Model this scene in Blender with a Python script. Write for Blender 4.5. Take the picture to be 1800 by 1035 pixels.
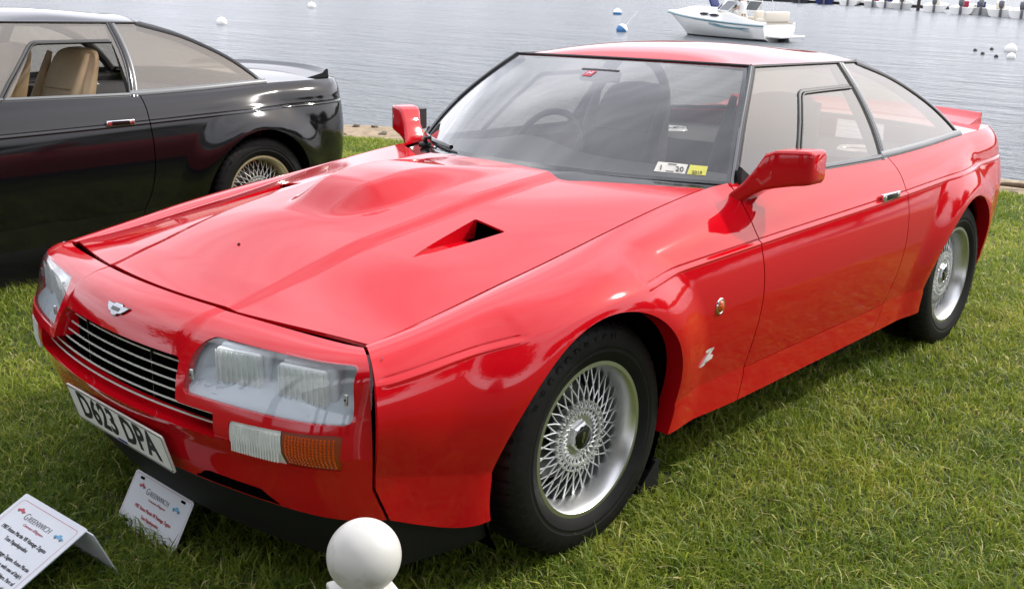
import bpy, bmesh, math, random
import numpy as np
from mathutils import Matrix, Vector
for o in list(bpy.data.objects): bpy.data.objects.remove(o)
scene = bpy.context.scene
COL = scene.collection
R = math.radians
rng = np.random.default_rng(7)
# ---------------------------------------------------------------- camera
# Everything on the lawn is laid out in the lawn's own plane (x = red car's left, y = its rear); the lawn then tips
# gently towards the water by the matrix TILT, applied to each lawn thing at the end.
FPX, YAW, PITCH, ROLL = 1767.8, .740295, -.272185, .020794
CAM = Vector((2.39872, -1.99655, 1.42501))
cr = Vector((math.cos(YAW), math.sin(YAW), 0))
SLOPE = R(2.0)
TILT = Matrix.Translation((CAM.x, CAM.y, 0)) @ Matrix.Rotation(-SLOPE, 4, cr) @ Matrix.Translation((-CAM.x, -CAM.y, 0))
fwd = Vector((-math.sin(YAW)*math.cos(PITCH), math.cos(YAW)*math.cos(PITCH), math.sin(PITCH)))
up = cr.cross(fwd)
rx = cr*math.cos(ROLL)+up*math.sin(ROLL); ux = up*math.cos(ROLL)-cr*math.sin(ROLL)
cam_d = bpy.data.cameras.new('camera'); cam = bpy.data.objects.new('camera', cam_d); COL.objects.link(cam)
cam_d.sensor_fit = 'HORIZONTAL'; cam_d.sensor_width = 36; cam_d.lens = 36*FPX/1800
cam_d.clip_start = .05; cam_d.clip_end = 4000
mw = Matrix.Identity(4)
for i in range(3): mw[i][0] = rx[i]; mw[i][1] = ux[i]; mw[i][2] = -fwd[i]; mw[i][3] = CAM[i]
cam.matrix_world = TILT @ mw
scene.camera = cam
# ---------------------------------------------------------------- sky, sun, exposure
SUN = Vector((.31, .72, .62)).normalized()
world = bpy.data.worlds.new('World'); scene.world = world; world.use_nodes = True
nt = world.node_tree; nt.nodes.clear()
def N(t, k, **kw):
    n = t.nodes.new(k)
    for a, b in kw.items(): setattr(n, a, b)
    return n
out = N(nt, 'ShaderNodeOutputWorld'); bg = N(nt, 'ShaderNodeBackground')
sky = N(nt, 'ShaderNodeTexSky', sky_type='NISHITA', sun_disc=False)
sky.sun_elevation = math.asin(SUN.z); sky.sun_rotation = math.atan2(SUN.x, SUN.y)
sky.dust_density = 4; sky.air_density = 1.2; sky.altitude = 0
tc = N(nt, 'ShaderNodeTexCoord'); mp = N(nt, 'ShaderNodeMapping'); mp.inputs['Scale'].default_value = (1, 1, 3.2)
nz = N(nt, 'ShaderNodeTexNoise'); nz.inputs['Scale'].default_value = 1.7; nz.inputs['Detail'].default_value = 6; nz.inputs['Roughness'].default_value = .55
rp = N(nt, 'ShaderNodeMapRange'); rp.inputs[1].default_value = .30; rp.inputs[2].default_value = .66; rp.inputs[3].default_value = .55; rp.inputs[4].default_value = .97
cl = N(nt, 'ShaderNodeMix', data_type='RGBA')
cb = N(nt, 'ShaderNodeMapRange'); cb.inputs[1].default_value = .25; cb.inputs[2].default_value = .75; cb.inputs[3].default_value = 11.5; cb.inputs[4].default_value = 19.0
cc = N(nt, 'ShaderNodeCombineColor')
nt.links.new(tc.outputs['Generated'], mp.inputs['Vector']); nt.links.new(mp.outputs[0], nz.inputs['Vector'])
nt.links.new(nz.outputs['Fac'], rp.inputs[0]); nt.links.new(nz.outputs['Fac'], cb.inputs[0])
mu = N(nt, 'ShaderNodeMath', operation='MULTIPLY'); mu.inputs[1].default_value = 1.09
nt.links.new(cb.outputs[0], cc.inputs[0]); nt.links.new(cb.outputs[0], cc.inputs[1]); nt.links.new(cb.outputs[0], mu.inputs[0]); nt.links.new(mu.outputs[0], cc.inputs[2])
nt.links.new(rp.outputs[0], cl.inputs['Factor']); nt.links.new(sky.outputs[0], cl.inputs['A']); nt.links.new(cc.outputs[0], cl.inputs['B'])
nt.links.new(cl.outputs['Result'], bg.inputs['Color']); bg.inputs['Strength'].default_value = .105
nt.links.new(bg.outputs[0], out.inputs['Surface'])
sd = bpy.data.lights.new('sun', 'SUN'); sd.energy = 2.6; sd.angle = R(2.2); sd.color = (1, .96, .9)
so = bpy.data.objects.new('sun', sd); COL.objects.link(so); so.rotation_euler = (-SUN).to_track_quat('-Z', 'Y').to_euler(); so.location = (0, 0, 20)
scene.view_settings.view_transform = 'Standard'; scene.view_settings.look = 'None'
scene.view_settings.exposure = .44; scene.view_settings.gamma = 1
scene.render.engine = 'CYCLES'
scene.cycles.max_bounces = 10; scene.cycles.transparent_max_bounces = 16
# ---------------------------------------------------------------- materials
MATS = {}
def mat(name, color=(.5,.5,.5), rough=.5, metal=0, coat=0, spec=.5, noise=None, bump=None, emit=None, coat_rough=.03, ior=None):
    m = bpy.data.materials.new(name); m.use_nodes = True; t = m.node_tree; b = t.nodes['Principled BSDF']
    b.inputs['Base Color'].default_value = (*color, 1); b.inputs['Roughness'].default_value = rough; b.inputs['Metallic'].default_value = metal
    b.inputs['Coat Weight'].default_value = coat; b.inputs['Coat Roughness'].default_value = coat_rough; b.inputs['Specular IOR Level'].default_value = spec
    if ior: b.inputs['IOR'].default_value = ior
    g = None
    if noise or bump:
        g = N(t, 'ShaderNodeTexCoord')
    if noise:      # (second colour, scale, lo, hi)
        c2, sc, lo, hi = noise
        n = N(t, 'ShaderNodeTexNoise'); n.inputs['Scale'].default_value = sc; n.inputs['Detail'].default_value = 6
        r = N(t, 'ShaderNodeMapRange'); r.inputs[1].default_value = lo; r.inputs[2].default_value = hi
        x = N(t, 'ShaderNodeMix', data_type='RGBA'); x.inputs['A'].default_value = (*color, 1); x.inputs['B'].default_value = (*c2, 1)
        t.links.new(g.outputs['Object'], n.inputs['Vector']); t.links.new(n.outputs['Fac'], r.inputs[0]); t.links.new(r.outputs[0], x.inputs['Factor'])
        t.links.new(x.outputs['Result'], b.inputs['Base Color'])
    if bump:       # (scale, strength, distance)
        n = N(t, 'ShaderNodeTexNoise'); n.inputs['Scale'].default_value = bump[0]; n.inputs['Detail'].default_value = 5
        u = N(t, 'ShaderNodeBump'); u.inputs['Strength'].default_value = bump[1]; u.inputs['Distance'].default_value = bump[2]
        t.links.new(g.outputs['Object'], n.inputs['Vector']); t.links.new(n.outputs['Fac'], u.inputs['Height']); t.links.new(u.outputs[0], b.inputs['Normal'])
    if emit: b.inputs['Emission Color'].default_value = (*emit[0], 1); b.inputs['Emission Strength'].default_value = emit[1]
    MATS[name] = m; return m
def glass(name, tint, ior=1.5, rough=0., haze=None):
    m = bpy.data.materials.new(name); m.use_nodes = True; t = m.node_tree; t.nodes.clear()
    o = N(t, 'ShaderNodeOutputMaterial'); tr = N(t, 'ShaderNodeBsdfTransparent'); tr.inputs[0].default_value = (*tint, 1)
    gl = N(t, 'ShaderNodeBsdfGlossy'); gl.inputs['Roughness'].default_value = rough; gl.inputs['Color'].default_value = (1, 1, 1, 1)
    # Schlick reflectance from the angle to either face of the pane
    ge = N(t, 'ShaderNodeNewGeometry'); dp = N(t, 'ShaderNodeVectorMath', operation='DOT_PRODUCT'); ab = N(t, 'ShaderNodeMath', operation='ABSOLUTE'); om = N(t, 'ShaderNodeMath', operation='SUBTRACT'); om.inputs[0].default_value = 1
    pw = N(t, 'ShaderNodeMath', operation='POWER'); pw.inputs[1].default_value = 5; r0 = ((ior-1)/(ior+1))**2; fr = N(t, 'ShaderNodeMath', operation='MULTIPLY_ADD'); fr.inputs[1].default_value = 1-r0; fr.inputs[2].default_value = r0
    t.links.new(ge.outputs['Normal'], dp.inputs[0]); t.links.new(ge.outputs['Incoming'], dp.inputs[1]); t.links.new(dp.outputs['Value'], ab.inputs[0]); t.links.new(ab.outputs[0], om.inputs[1]); t.links.new(om.outputs[0], pw.inputs[0]); t.links.new(pw.outputs[0], fr.inputs[0])
    # both faces of the pane mirror: R' = 2R/(1+R)
    a = N(t, 'ShaderNodeMath', operation='ADD'); a.inputs[1].default_value = 1
    d = N(t, 'ShaderNodeMath', operation='DIVIDE'); k = N(t, 'ShaderNodeMath', operation='MULTIPLY'); k.inputs[1].default_value = 2
    mx = N(t, 'ShaderNodeMixShader')
    t.links.new(fr.outputs[0], a.inputs[0]); t.links.new(fr.outputs[0], k.inputs[0]); t.links.new(k.outputs[0], d.inputs[0]); t.links.new(a.outputs[0], d.inputs[1])
    base = tr.outputs[0]
    if haze:      # pale diffuse veil painted over the pane; on windows it stands for sky reflection
        df = N(t, 'ShaderNodeBsdfDiffuse'); df.inputs[0].default_value = (*haze[0], 1)
        mh = N(t, 'ShaderNodeMixShader'); mh.inputs[0].default_value = haze[1]
        t.links.new(tr.outputs[0], mh.inputs[1]); t.links.new(df.outputs[0], mh.inputs[2]); base = mh.outputs[0]
    t.links.new(d.outputs[0], mx.inputs[0]); t.links.new(base, mx.inputs[1]); t.links.new(gl.outputs[0], mx.inputs[2])
    t.links.new(mx.outputs[0], o.inputs[0]); MATS[name] = m; return m
mat('red_paint', (.50,.003,.009), .5, coat=1, coat_rough=.05, spec=0)
mat('black_paint', (.005,.005,.006), .4, coat=1, coat_rough=.085, spec=0)
mat('black_trim', (.012,.012,.012), .45)
mat('black_gloss', (.008,.008,.008), .12)
mat('grey_trim', (.16,.17,.175), .28, spec=.5)
mat('steel_dark', (.14,.14,.14), .5, .7)
mat('black_plastic', (.008,.008,.008), .62, spec=.25, bump=(400, .25, .001))
mat('void', (.002,.002,.002), .95, spec=0)
mat('chrome', (.82,.83,.84), .08, 1)
mat('alloy', (.68,.69,.68), .42, .6, bump=(160, .06, .0006))
mat('alloy_lip', (.62,.63,.63), .34, 1, bump=(220, .05, .0005))
mat('bar_bright', (.78,.78,.76), .25, .35)
mat('silver', (.62,.63,.63), .33, .85)
mat('rubber', (.004,.004,.0043), .6, spec=.22, noise=((.008,.0075,.007), 14, .4, .7), bump=(260, .15, .0006))
mat('lamp_housing', (.42,.46,.50), .42, .1, noise=((.36,.40,.44), 9, .4, .7))
mat('reflector', (.9,.9,.9), .12, 1)
mat('amber', (.62,.085,.003), .2, coat=1)
mat('amber_dark', (.26,.03,.003), .3, coat=1)
mat('lens_white', (.86,.88,.87), .16, .05, coat=1, noise=((.60,.64,.63), 16, .35, .7))
mat('plate_white', (.78,.78,.74), .35)
mat('ink', (.01,.01,.012), .5)
mat('ink_red', (.45,.03,.06), .5)
mat('ink_grey', (.10,.10,.11), .5)
mat('ink_blue', (.10,.34,.55), .5)
mat('ink_navy', (.02,.03,.25), .5)
mat('card', (.64,.67,.71), .45, noise=((.58,.61,.66), 5, .4, .75))
mat('white_paint', (.55,.54,.505), .38, noise=((.36,.34,.30), 34, .56, .82), bump=(40, .05, .001))
mat('seat_grey', (.055,.057,.060), .6, bump=(120, .1, .001))
mat('seat_tan', (.50,.37,.22), .5, bump=(120, .12, .001), noise=((.42,.30,.17), 7, .35, .7))
mat('cabin', (.030,.031,.033), .7)
mat('cabin_tan', (.36,.27,.17), .6)
mat('dash', (.045,.047,.050), .55)
mat('sticker', (.75,.74,.66), .5); mat('sticker_yellow', (.68,.66,.12), .5)
glass('windscreen_glass', (.80,.83,.82), haze=((.36,.38,.40), .06))
glass('side_glass', (.64,.60,.53), 1.56, haze=((.34,.29,.22), .24))
glass('lens_clear', (.95,.97,.97), 1.38, haze=((.5,.55,.60), .06))
# ---------------------------------------------------------------- mesh tools
def link(o, parent=None):
    COL.objects.link(o)
    if parent is not None: o.parent = parent
    return o
def tag(o, label=None, cat=None, group=None, kind=None):
    if label: o['label'] = label
    if cat: o['category'] = cat
    if group: o['group'] = group
    if kind: o['kind'] = kind
    return o
def empty(name, loc=(0,0,0), rz=0, parent=None):
    o = bpy.data.objects.new(name, None); o.empty_display_size = .1; o.location = loc; o.rotation_euler = (0,0,rz); return link(o, parent)
def mesh_obj(name, verts, faces, m, parent=None, smooth=True, normals=None, loc=None):
    me = bpy.data.meshes.new(name); me.from_pydata([tuple(map(float, v)) for v in verts], [], [tuple(map(int, f)) for f in faces])
    me.materials.append(MATS[m] if isinstance(m, str) else m)
    if smooth: me.polygons.foreach_set('use_smooth', [True]*len(me.polygons))
    if normals is not None: me.normals_split_custom_set(normals)
    o = bpy.data.objects.new(name, me)
    if loc is not None: o.location = loc
    return link(o, parent)
def sharp(o, deg=35):
    o.data.set_sharp_from_angle(angle=R(deg)); return o
class MB:
    """collects simple solids; build() links them as one mesh"""
    def __init__(s): s.v = []; s.f = []
    def add(s, v, f):
        b = len(s.v); s.v += [tuple(map(float, p)) for p in v]; s.f += [tuple(i+b for i in q) for q in f]; return s
    def box(s, c, d, rot=None):
        p = np.array([[x,y,z] for x in (-.5,.5) for y in (-.5,.5) for z in (-.5,.5)])*np.array(d)
        if rot is not None: p = p @ np.array(rot).T
        return s.add(p+np.array(c), [(0,1,3,2),(4,6,7,5),(0,4,5,1),(2,3,7,6),(0,2,6,4),(1,5,7,3)])
    def rbox(s, c, d, r=.01, rot=None, n=3):
        """box with rounded edges"""
        d = np.array(d)/2; r = min(r, d.min()*.99); bm = bmesh.new()
        bmesh.ops.create_cube(bm, size=2)
        for v in bm.verts: v.co = Vector(np.array(v.co)*d)
        bmesh.ops.bevel(bm, geom=list(bm.edges), offset=r, segments=n, profile=.5, affect='EDGES')
        bm.verts.index_update()
        p = np.array([v.co for v in bm.verts])
        if rot is not None: p = p @ np.array(rot).T
        s.add(p+np.array(c), [tuple(v.index for v in f.verts) for f in bm.faces]); bm.free(); return s
    def tube(s, pts, r, n=8, cap=True):
        pts = np.array(pts, float); m = len(pts); rr = np.broadcast_to(r, (m,))
        T = np.gradient(pts, axis=0); T /= np.linalg.norm(T, axis=1)[:, None]
        a = np.array([0,0,1.]) if abs(T[0][2]) < .9 else np.array([1.,0,0])
        vs = []
        for i in range(m):
            u = np.cross(T[i], a); u /= np.linalg.norm(u); w = np.cross(u, T[i]); a = w
            for k in range(n):
                t = 2*math.pi*k/n; vs.append(pts[i]+rr[i]*(u*math.cos(t)+w*math.sin(t)))
        fs = [(i*n+k, i*n+(k+1) % n, (i+1)*n+(k+1) % n, (i+1)*n+k) for i in range(m-1) for k in range(n)]
        if cap: fs += [tuple(range(n))[::-1], tuple((m-1)*n+k for k in range(n))]
        return s.add(vs, fs)
    def loft(s, rings, closed=True, cap=True):
        n = len(rings[0]); m = len(rings); vs = [p for r in rings for p in r]
        e = n if closed else n-1
        fs = [(i*n+k, i*n+(k+1) % n, (i+1)*n+(k+1) % n, (i+1)*n+k) for i in range(m-1) for k in range(e)]
        if cap and closed: fs += [tuple(range(n))[::-1], tuple((m-1)*n+k for k in range(n))]
        return s.add(vs, fs)
    def build(s, name, m, parent=None, smooth=True, ang=35):
        o = mesh_obj(name, s.v, s.f, m, parent, smooth)
        if smooth: sharp(o, ang)
        return o
def lathe(profile, n, axis='x', closed=False):
    """profile rows (radius, axial)"""
    vs = []; m = len(profile)
    for i in range(n):
        t = 2*math.pi*i/n; c, s_ = math.cos(t), math.sin(t)
        for r, a in profile: vs.append((a, r*c, r*s_) if axis == 'x' else (r*c, r*s_, a))
    e = m if closed else m-1
    fs = [(i*m+k, i*m+(k+1) % m, ((i+1) % n)*m+(k+1) % m, ((i+1) % n)*m+k) for i in range(n) for k in range(e)]
    return vs, fs
def rrect(hx, hz, r, n=5):
    """outline of a rounded rectangle, counter-clockwise"""
    r = min(r, hx, hz); P = []
    for cx, cz, a0 in ((hx-r, hz-r, 0), (-hx+r, hz-r, 90), (-hx+r, -hz+r, 180), (hx-r, -hz+r, 270)):
        for k in range(n+1):
            t = R(a0+90*k/n); P.append((cx+r*math.cos(t), cz+r*math.sin(t)))
    return P
def sweep_strip(pts, nrm, w, h):
    """a flat moulding along pts: width w across, height h along the normals"""
    pts = np.array(pts, float); nrm = np.array(nrm, float)
    T = np.gradient(pts, axis=0); T /= np.linalg.norm(T, axis=1)[:, None]
    B = np.cross(T, nrm); B /= np.linalg.norm(B, axis=1)[:, None]
    rings = []
    for p, n, b in zip(pts, nrm, B):
        rings.append([p-b*w/2-n*.004, p-b*w/2+n*h*.5, p-b*w*.3+n*h, p+b*w*.3+n*h, p+b*w/2+n*h*.5, p+b*w/2-n*.004])
    return MB().loft(rings)
def text_mesh(body, size, mname, parent, matrix, name='lettering', align='CENTER', offset=0, shear=0, extrude=.0004, xs=1.0, spacing=1.0):
    c = bpy.data.curves.new('text', 'FONT'); c.body = body; c.size = size; c.align_x = align; c.align_y = 'CENTER'; c.offset = offset; c.shear = shear; c.extrude = extrude; c.resolution_u = 3; c.space_character = spacing
    t = bpy.data.objects.new('text', c); COL.objects.link(t)
    me = bpy.data.meshes.new_from_object(t.evaluated_get(bpy.context.evaluated_depsgraph_get()))
    bpy.data.objects.remove(t); bpy.data.curves.remove(c)
    me.transform(Matrix.Diagonal((xs, 1, 1, 1))); me.transform(matrix); me.materials.clear(); me.materials.append(MATS[mname]); me.name = name
    return link(bpy.data.objects.new(name, me), parent)
# --- trimmed surface patches
def patch(S, us, vs, trims=(), flange=None, flip=False):
    U, V = np.meshgrid(us, vs, indexing='ij'); uv = np.stack([U.ravel(), V.ravel()], -1)
    nu, nv = len(us), len(vs)
    i, j = np.meshgrid(np.arange(nu-1), np.arange(nv-1), indexing='ij'); a = (i*nv+j).ravel()
    quads = np.stack([a, a+nv, a+nv+1, a+1], -1); polys = []
    for g in trims:
        val = np.asarray(g(S(uv[:, 0], uv[:, 1]), uv[:, 0], uv[:, 1]), float); val = np.where(np.abs(val) < 1e-9, 1e-9, val)
        pos = val > 0; c = pos[quads].sum(1)
        mixed = [list(q) for q in quads[(c > 0) & (c < 4)]]; quads = quads[c == 4]
        keep = []
        for p in polys:
            k = sum(pos[q] for q in p)
            if k == len(p): keep.append(p)
            elif k > 0: mixed.append(p)
        edges = {}
        for p in mixed:
            for q in range(len(p)):
                x, y = p[q], p[(q+1) % len(p)]
                if pos[x] != pos[y]: edges.setdefault((min(x, y), max(x, y)), None)
        if edges:
            E = np.array(list(edges)); A = uv[E[:, 0]].copy(); B = uv[E[:, 1]].copy(); fa = val[E[:, 0]].copy(); fb = val[E[:, 1]].copy()
            for _ in range(14):
                M = (A+B)/2; fm = np.asarray(g(S(M[:, 0], M[:, 1]), M[:, 0], M[:, 1]), float)
                s = (fm > 0) == (fa > 0); A[s] = M[s]; fa[s] = fm[s]; B[~s] = M[~s]
            base = len(uv); uv = np.concatenate([uv, (A+B)/2])
            for k, e in enumerate(edges): edges[e] = base+k
            for p in mixed:
                q2 = []
                for q in range(len(p)):
                    x, y = p[q], p[(q+1) % len(p)]
                    if pos[x]: q2.append(x)
                    if pos[x] != pos[y]: q2.append(edges[(min(x, y), max(x, y))])
                if len(q2) > 2: keep.append(q2)
        polys = keep
    faces = [list(q) for q in quads]+polys
    used = np.zeros(len(uv), bool)
    for f in faces: used[f] = True
    idx = np.cumsum(used)-1; faces = [[int(idx[k]) for k in f] for f in faces]; uv = uv[used]
    P = S(uv[:, 0], uv[:, 1]); e = 2e-4
    du = S(uv[:, 0]+e, uv[:, 1])-S(uv[:, 0]-e, uv[:, 1]); dv = S(uv[:, 0], uv[:, 1]+e)-S(uv[:, 0], uv[:, 1]-e)
    Nn = np.cross(du, dv); Nn /= np.maximum(np.linalg.norm(Nn, axis=1), 1e-12)[:, None]
    if flip: Nn = -Nn; faces = [f[::-1] for f in faces]
    LN = [Nn[k] for f in faces for k in f]
    verts = P
    if flange is not None:
        cnt = {}
        for f in faces:
            for q in range(len(f)):
                x, y = f[q], f[(q+1) % len(f)]; cnt[(x, y)] = 1
        bd = [(x, y) for (x, y) in cnt if (y, x) not in cnt]
        bv = sorted({k for e2 in bd for k in e2}); m1 = {k: len(P)+n for n, k in enumerate(bv)}; m2 = {k: len(P)+len(bv)+n for n, k in enumerate(bv)}
        off = flange(P[bv], Nn[bv]) if callable(flange) else -Nn[bv]*flange
        verts = np.concatenate([P, P[bv], P[bv]+off])
        for x, y in bd:
            faces.append([m1[y], m1[x], m2[x], m2[y]]); LN += [np.zeros(3)]*4
    return verts, faces, np.array(LN)
def put(name, pv, m, parent, mirror=False):
    v, f, n = pv
    if mirror:
        v = v*[-1,1,1]; f2 = [q[::-1] for q in f]
        n2 = []; k = 0
        for q in f: n2.append(n[k:k+len(q)][::-1]*[-1,1,1]); k += len(q)
        f, n = f2, np.concatenate(n2)
    return mesh_obj(name, v, f, m, parent, True, n.tolist())
def lin(a, b, step): return np.linspace(a, b, max(2, int(round(abs(b-a)/step))+1))
def sdf_poly(x, z, pts, r=0):
    """signed distance to a convex polygon (counter-clockwise), > 0 outside, rounded by r"""
    d = None; P = np.array(pts)
    c = P.mean(0)
    vals = []
    for a, b in zip(P, np.roll(P, -1, 0)):
        t = b-a; n = np.array([t[1], -t[0]])/np.hypot(*t)
        if n @ (c-a) > 0: n = -n
        vals.append((x-a[0])*n[0]+(z-a[1])*n[1])
    if r <= 0: return np.max(vals, axis=0)
    v = np.array(vals)+r                         # round the corners
    return np.sqrt((np.maximum(v, 0)**2).sum(0))+np.minimum(v.max(0), 0)-r
# ---------------------------------------------------------------- car body surfaces (metres; x = car's left, y = rearward, z = up)
def pchip(xs, vs):
    xs = np.asarray(xs, float); vs = np.asarray(vs, float)
    h = np.diff(xs); d = np.diff(vs)/h
    m = np.zeros_like(xs)
    for i in range(1, len(xs)-1):
        if d[i-1]*d[i] > 0:
            w1 = 2*h[i]+h[i-1]; w2 = h[i]+2*h[i-1]
            m[i] = (w1+w2)/(w1/d[i-1]+w2/d[i])
    m[0] = d[0]; m[-1] = d[-1]
    def f(x):
        x = np.asarray(x, float)
        k = np.clip(np.searchsorted(xs, x)-1, 0, len(xs)-2)
        t = np.clip((x-xs[k])/h[k], -.6, 1.6)
        t2 = t*t; t3 = t2*t
        return ((2*t3-3*t2+1)*vs[k]+(t3-2*t2+t)*h[k]*m[k]+(-2*t3+3*t2)*vs[k+1]+(t3-t2)*h[k]*m[k+1])
    return f
def smooth(a, b, x):
    t = np.clip((np.asarray(x, float)-a)/(b-a), 0, 1); return t*t*(3-2*t)
def bumpf(x, a, b, c, d): return smooth(a, b, x)*(1-smooth(c, d, x))

# --- side of the body: five guide lines
K0x = pchip([-.80,-.643,-.16,.735,.872,1.3,1.88,2.3,2.69,3.0,3.2], [.716,.718,.722,.722,.738,.775,.80,.806,.80,.785,.77])
K0z = pchip([-.80,-.643,-.16,.735,.872,1.3,1.88,2.3,2.69,3.0,3.2,3.45], [.692,.702,.772,.905,.913,.911,.909,.92,.937,.945,.942,.925])
K2x = pchip([-.80,-.70,-.60,-.5,-.3,0,.3,.8,1.7,2.3,2.9,3.1], [.79,.815,.838,.853,.872,.885,.893,.897,.903,.901,.855,.84])
K2z = pchip([-.80,-.69,-.50,-.31,.145,.765,1.7,2.93,3.3], [.648,.655,.675,.690,.737,.758,.780,.817,.825])
K4x = pchip([-.80,-.70,-.60,-.5,-.3,.3,.8,1.9,2.3,2.9,3.1], [.772,.798,.820,.833,.847,.871,.878,.880,.877,.850,.825])
K4z = pchip([-.75,-.39,.30,.8,1.9,2.3,3.0], [.44,.36,.335,.335,.332,.335,.40])
K5x = pchip([-.80,-.70,-.5,-.3,.3,.8,1.9,2.3,2.9,3.1], [.766,.792,.827,.841,.866,.873,.873,.871,.825,.80])
K5z = pchip([-.74,-.39,.30,.8,1.9,2.25,3.0], [.345,.222,.240,.226,.224,.228,.30])
bulA = pchip([-.7,-.2,.5,.9,1.5,3.3], [.012,.028,.026,.012,.010,.022])
WR = ((-.015,.325,.372),(2.595,.325,.372))     # wheel arch openings: y, z, radius
ARCH_A = (.052,.046)
YE, TL = 2.78, .70
def side(y, t):
    """y: station, values above YE wrap round the tail to the centreline; t: 0 top edge, 1 belt crease, 2 sill crease, 3 bottom."""
    y = np.asarray(y, float); t = np.asarray(t, float)
    yc = np.minimum(y, YE)
    w = np.clip((y-YE)/TL, 0, 1)
    k = (1-w**4)**(1/3.4)
    yy = np.where(y > YE, YE+(y-YE)*.6, y)
    a0x, a0z = K0x(yc), K0z(yy); a2x, a2z = K2x(yc), K2z(yy)
    a4x, a4z = K4x(yc), K4z(yc); a5x, a5z = K5x(yc), K5z(yc)
    ta = np.clip(t, 0, 1); tb = np.clip(t-1, 0, 1); tc = np.clip(t-2, 0, 1)
    bA = bulA(yc)*4*ta*(1-ta)
    x = a0x+(a2x-a0x)*ta; z = a0z+(a2z-a0z)*ta
    dx, dz = a2x-a0x, a2z-a0z; L = np.hypot(dx, dz)+1e-9
    x = x-dz/L*bA; z = z+dx/L*bA
    x = x+(a4x-a2x)*tb; z = z+(a4z-a2z)*tb
    x = x+.030*np.sin(np.pi*tb**.80)
    x = x+(a5x-a4x)*tc+.004*np.minimum(1, tc*14)*(1-tc); z = z+(a5z-a4z)*tc
    # belt crease: a fine groove with a small bead under it
    s = (z-a2z)
    msk = (1-bumpf(y, -.33, -.29, .12, .17))*smooth(-.70, -.66, y)
    x = x-msk*(.0042*np.exp(-((s-.0015)/.0035)**2) - .0032*np.exp(-((s+.0075)/.0045)**2) )
    x = x-msk*.004*smooth(-.012, .03, s)*np.exp(-(s/.05)**2)
    # wheel arch flares
    for (wy, wz, wr), A in zip(WR, ARCH_A):
        r = np.hypot(y-wy, z-wz); th = np.arctan2(z-wz, y-wy)
        up = np.clip(np.sin(th), -.3, 1)
        amp = A*(.55+.45*up)
        fall = 1-smooth(wr+.006, wr+.185, r)
        x = x+amp*fall*np.clip(ta*1.4, 0, 1)
    x = x*k
    yo = np.where(y > YE, YE+(TL-.05*np.clip(1-z/.5, 0, 1))*w, y)
    return np.stack([x, yo, z], -1)

# --- nose: profile in the centre plane, bowed in plan
_nz = [.31,.35,.42,.462,.478,.50,.557,.62,.673,.695,.708,.7155]
_ny = [-.858,-.872,-.893,-.916,-.924,-.926,-.915,-.888,-.851,-.822,-.79,-.752]
_nl = np.concatenate([[0], np.cumsum(np.hypot(np.diff(_nz), np.diff(_ny)))]); _nl = _nl/_nl[-1]
nZ = pchip(_nl, _nz); nY = pchip(_nl, _ny)
def v_of_z(z): return np.interp(z, _nz, _nl)
def nose(x, v):
    x = np.asarray(x, float); v = np.asarray(v, float)
    a = np.abs(x)
    y = nY(v)+.23*x*x+.15*(a/.85)**13
    z = nZ(v)-.014*(x/.72)**2*v**5
    # raised centre band between the bonnet ridges, running down to the grille
    r = (1-smooth(.272, .306, a))*smooth(.60, .80, v)
    y = y-.010*r; z = z+.007*r
    y = y-.052*(a/.8)**4*smooth(.57, .69, z)-.018*(a/.8)**4*(1-smooth(.40, .50, z))
    return np.stack([x, y, z], -1)
def nose_y(x, z): return nose(x, v_of_z(z))[..., 1]

# --- bonnet, a height field over (x, y)
bC = pchip([-.80,-.72,-.6,-.28,0.,.5,.75], [.010,.020,.048,.090,.088,.046,.03])
def bonnet_front(x): return -.752+.215*x*x
def bonnet_rear(x):
    a = np.abs(x); return .475+.05*x*x+smooth(.33, .41, a)*(.06+.62*(np.maximum(a, .36)-.44))
def bonnet_z(x, y):
    x = np.asarray(x, float); y = np.asarray(y, float); a = np.abs(x)
    e = K0z(y); u = np.clip(a/.72, 0, 1.2)
    c = bC(y)
    z = e+c*(1-u**2)
    # raised centre with a sloping ridge on each side
    rw = .295+.03*np.sin(np.clip((y+.75)/1.3, 0, 1)*np.pi)
    h = .006+.012*smooth(-.72, .2, y)
    z = z+h*(1-smooth(rw-.018, rw+.034, a))
    # power bulge
    s = (y+.33)/.82
    hw = .212*np.clip(1-np.clip((.02-y)/.36, 0, 1)**2.4, 0, 1)**.5+1e-6
    q = np.clip(a/hw, 0, 1)
    prof = 1-smooth(.42, 1, q)
    rise = smooth(-.29, -.10, y)*(1-smooth(-.04, .50, y))
    z = z+.056*prof*rise
    return z
def scoop_depth(x, y):
    a = np.abs(x)
    t = np.clip((y+.281)/.296, 0, 1)
    ci = .475-.061*t**.8; co = .475+.057*t**.8
    ins = np.minimum(a-ci, co-a)
    d = .052*t**1.25*np.clip(ins/.006, 0, 1)
    return np.where((ins > 0) & (y > -.281) & (y < .0145), d, 0)
def scoop_sdf(x, y):   # > 0 outside of the scoop
    a = np.abs(x); t = np.clip((y+.281)/.296, 0, 1)
    ci = .475-.061*t**.8; co = .475+.057*t**.8
    return -np.minimum(np.minimum(a-ci, co-a), np.minimum(y+.281, .0145-y))

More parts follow.
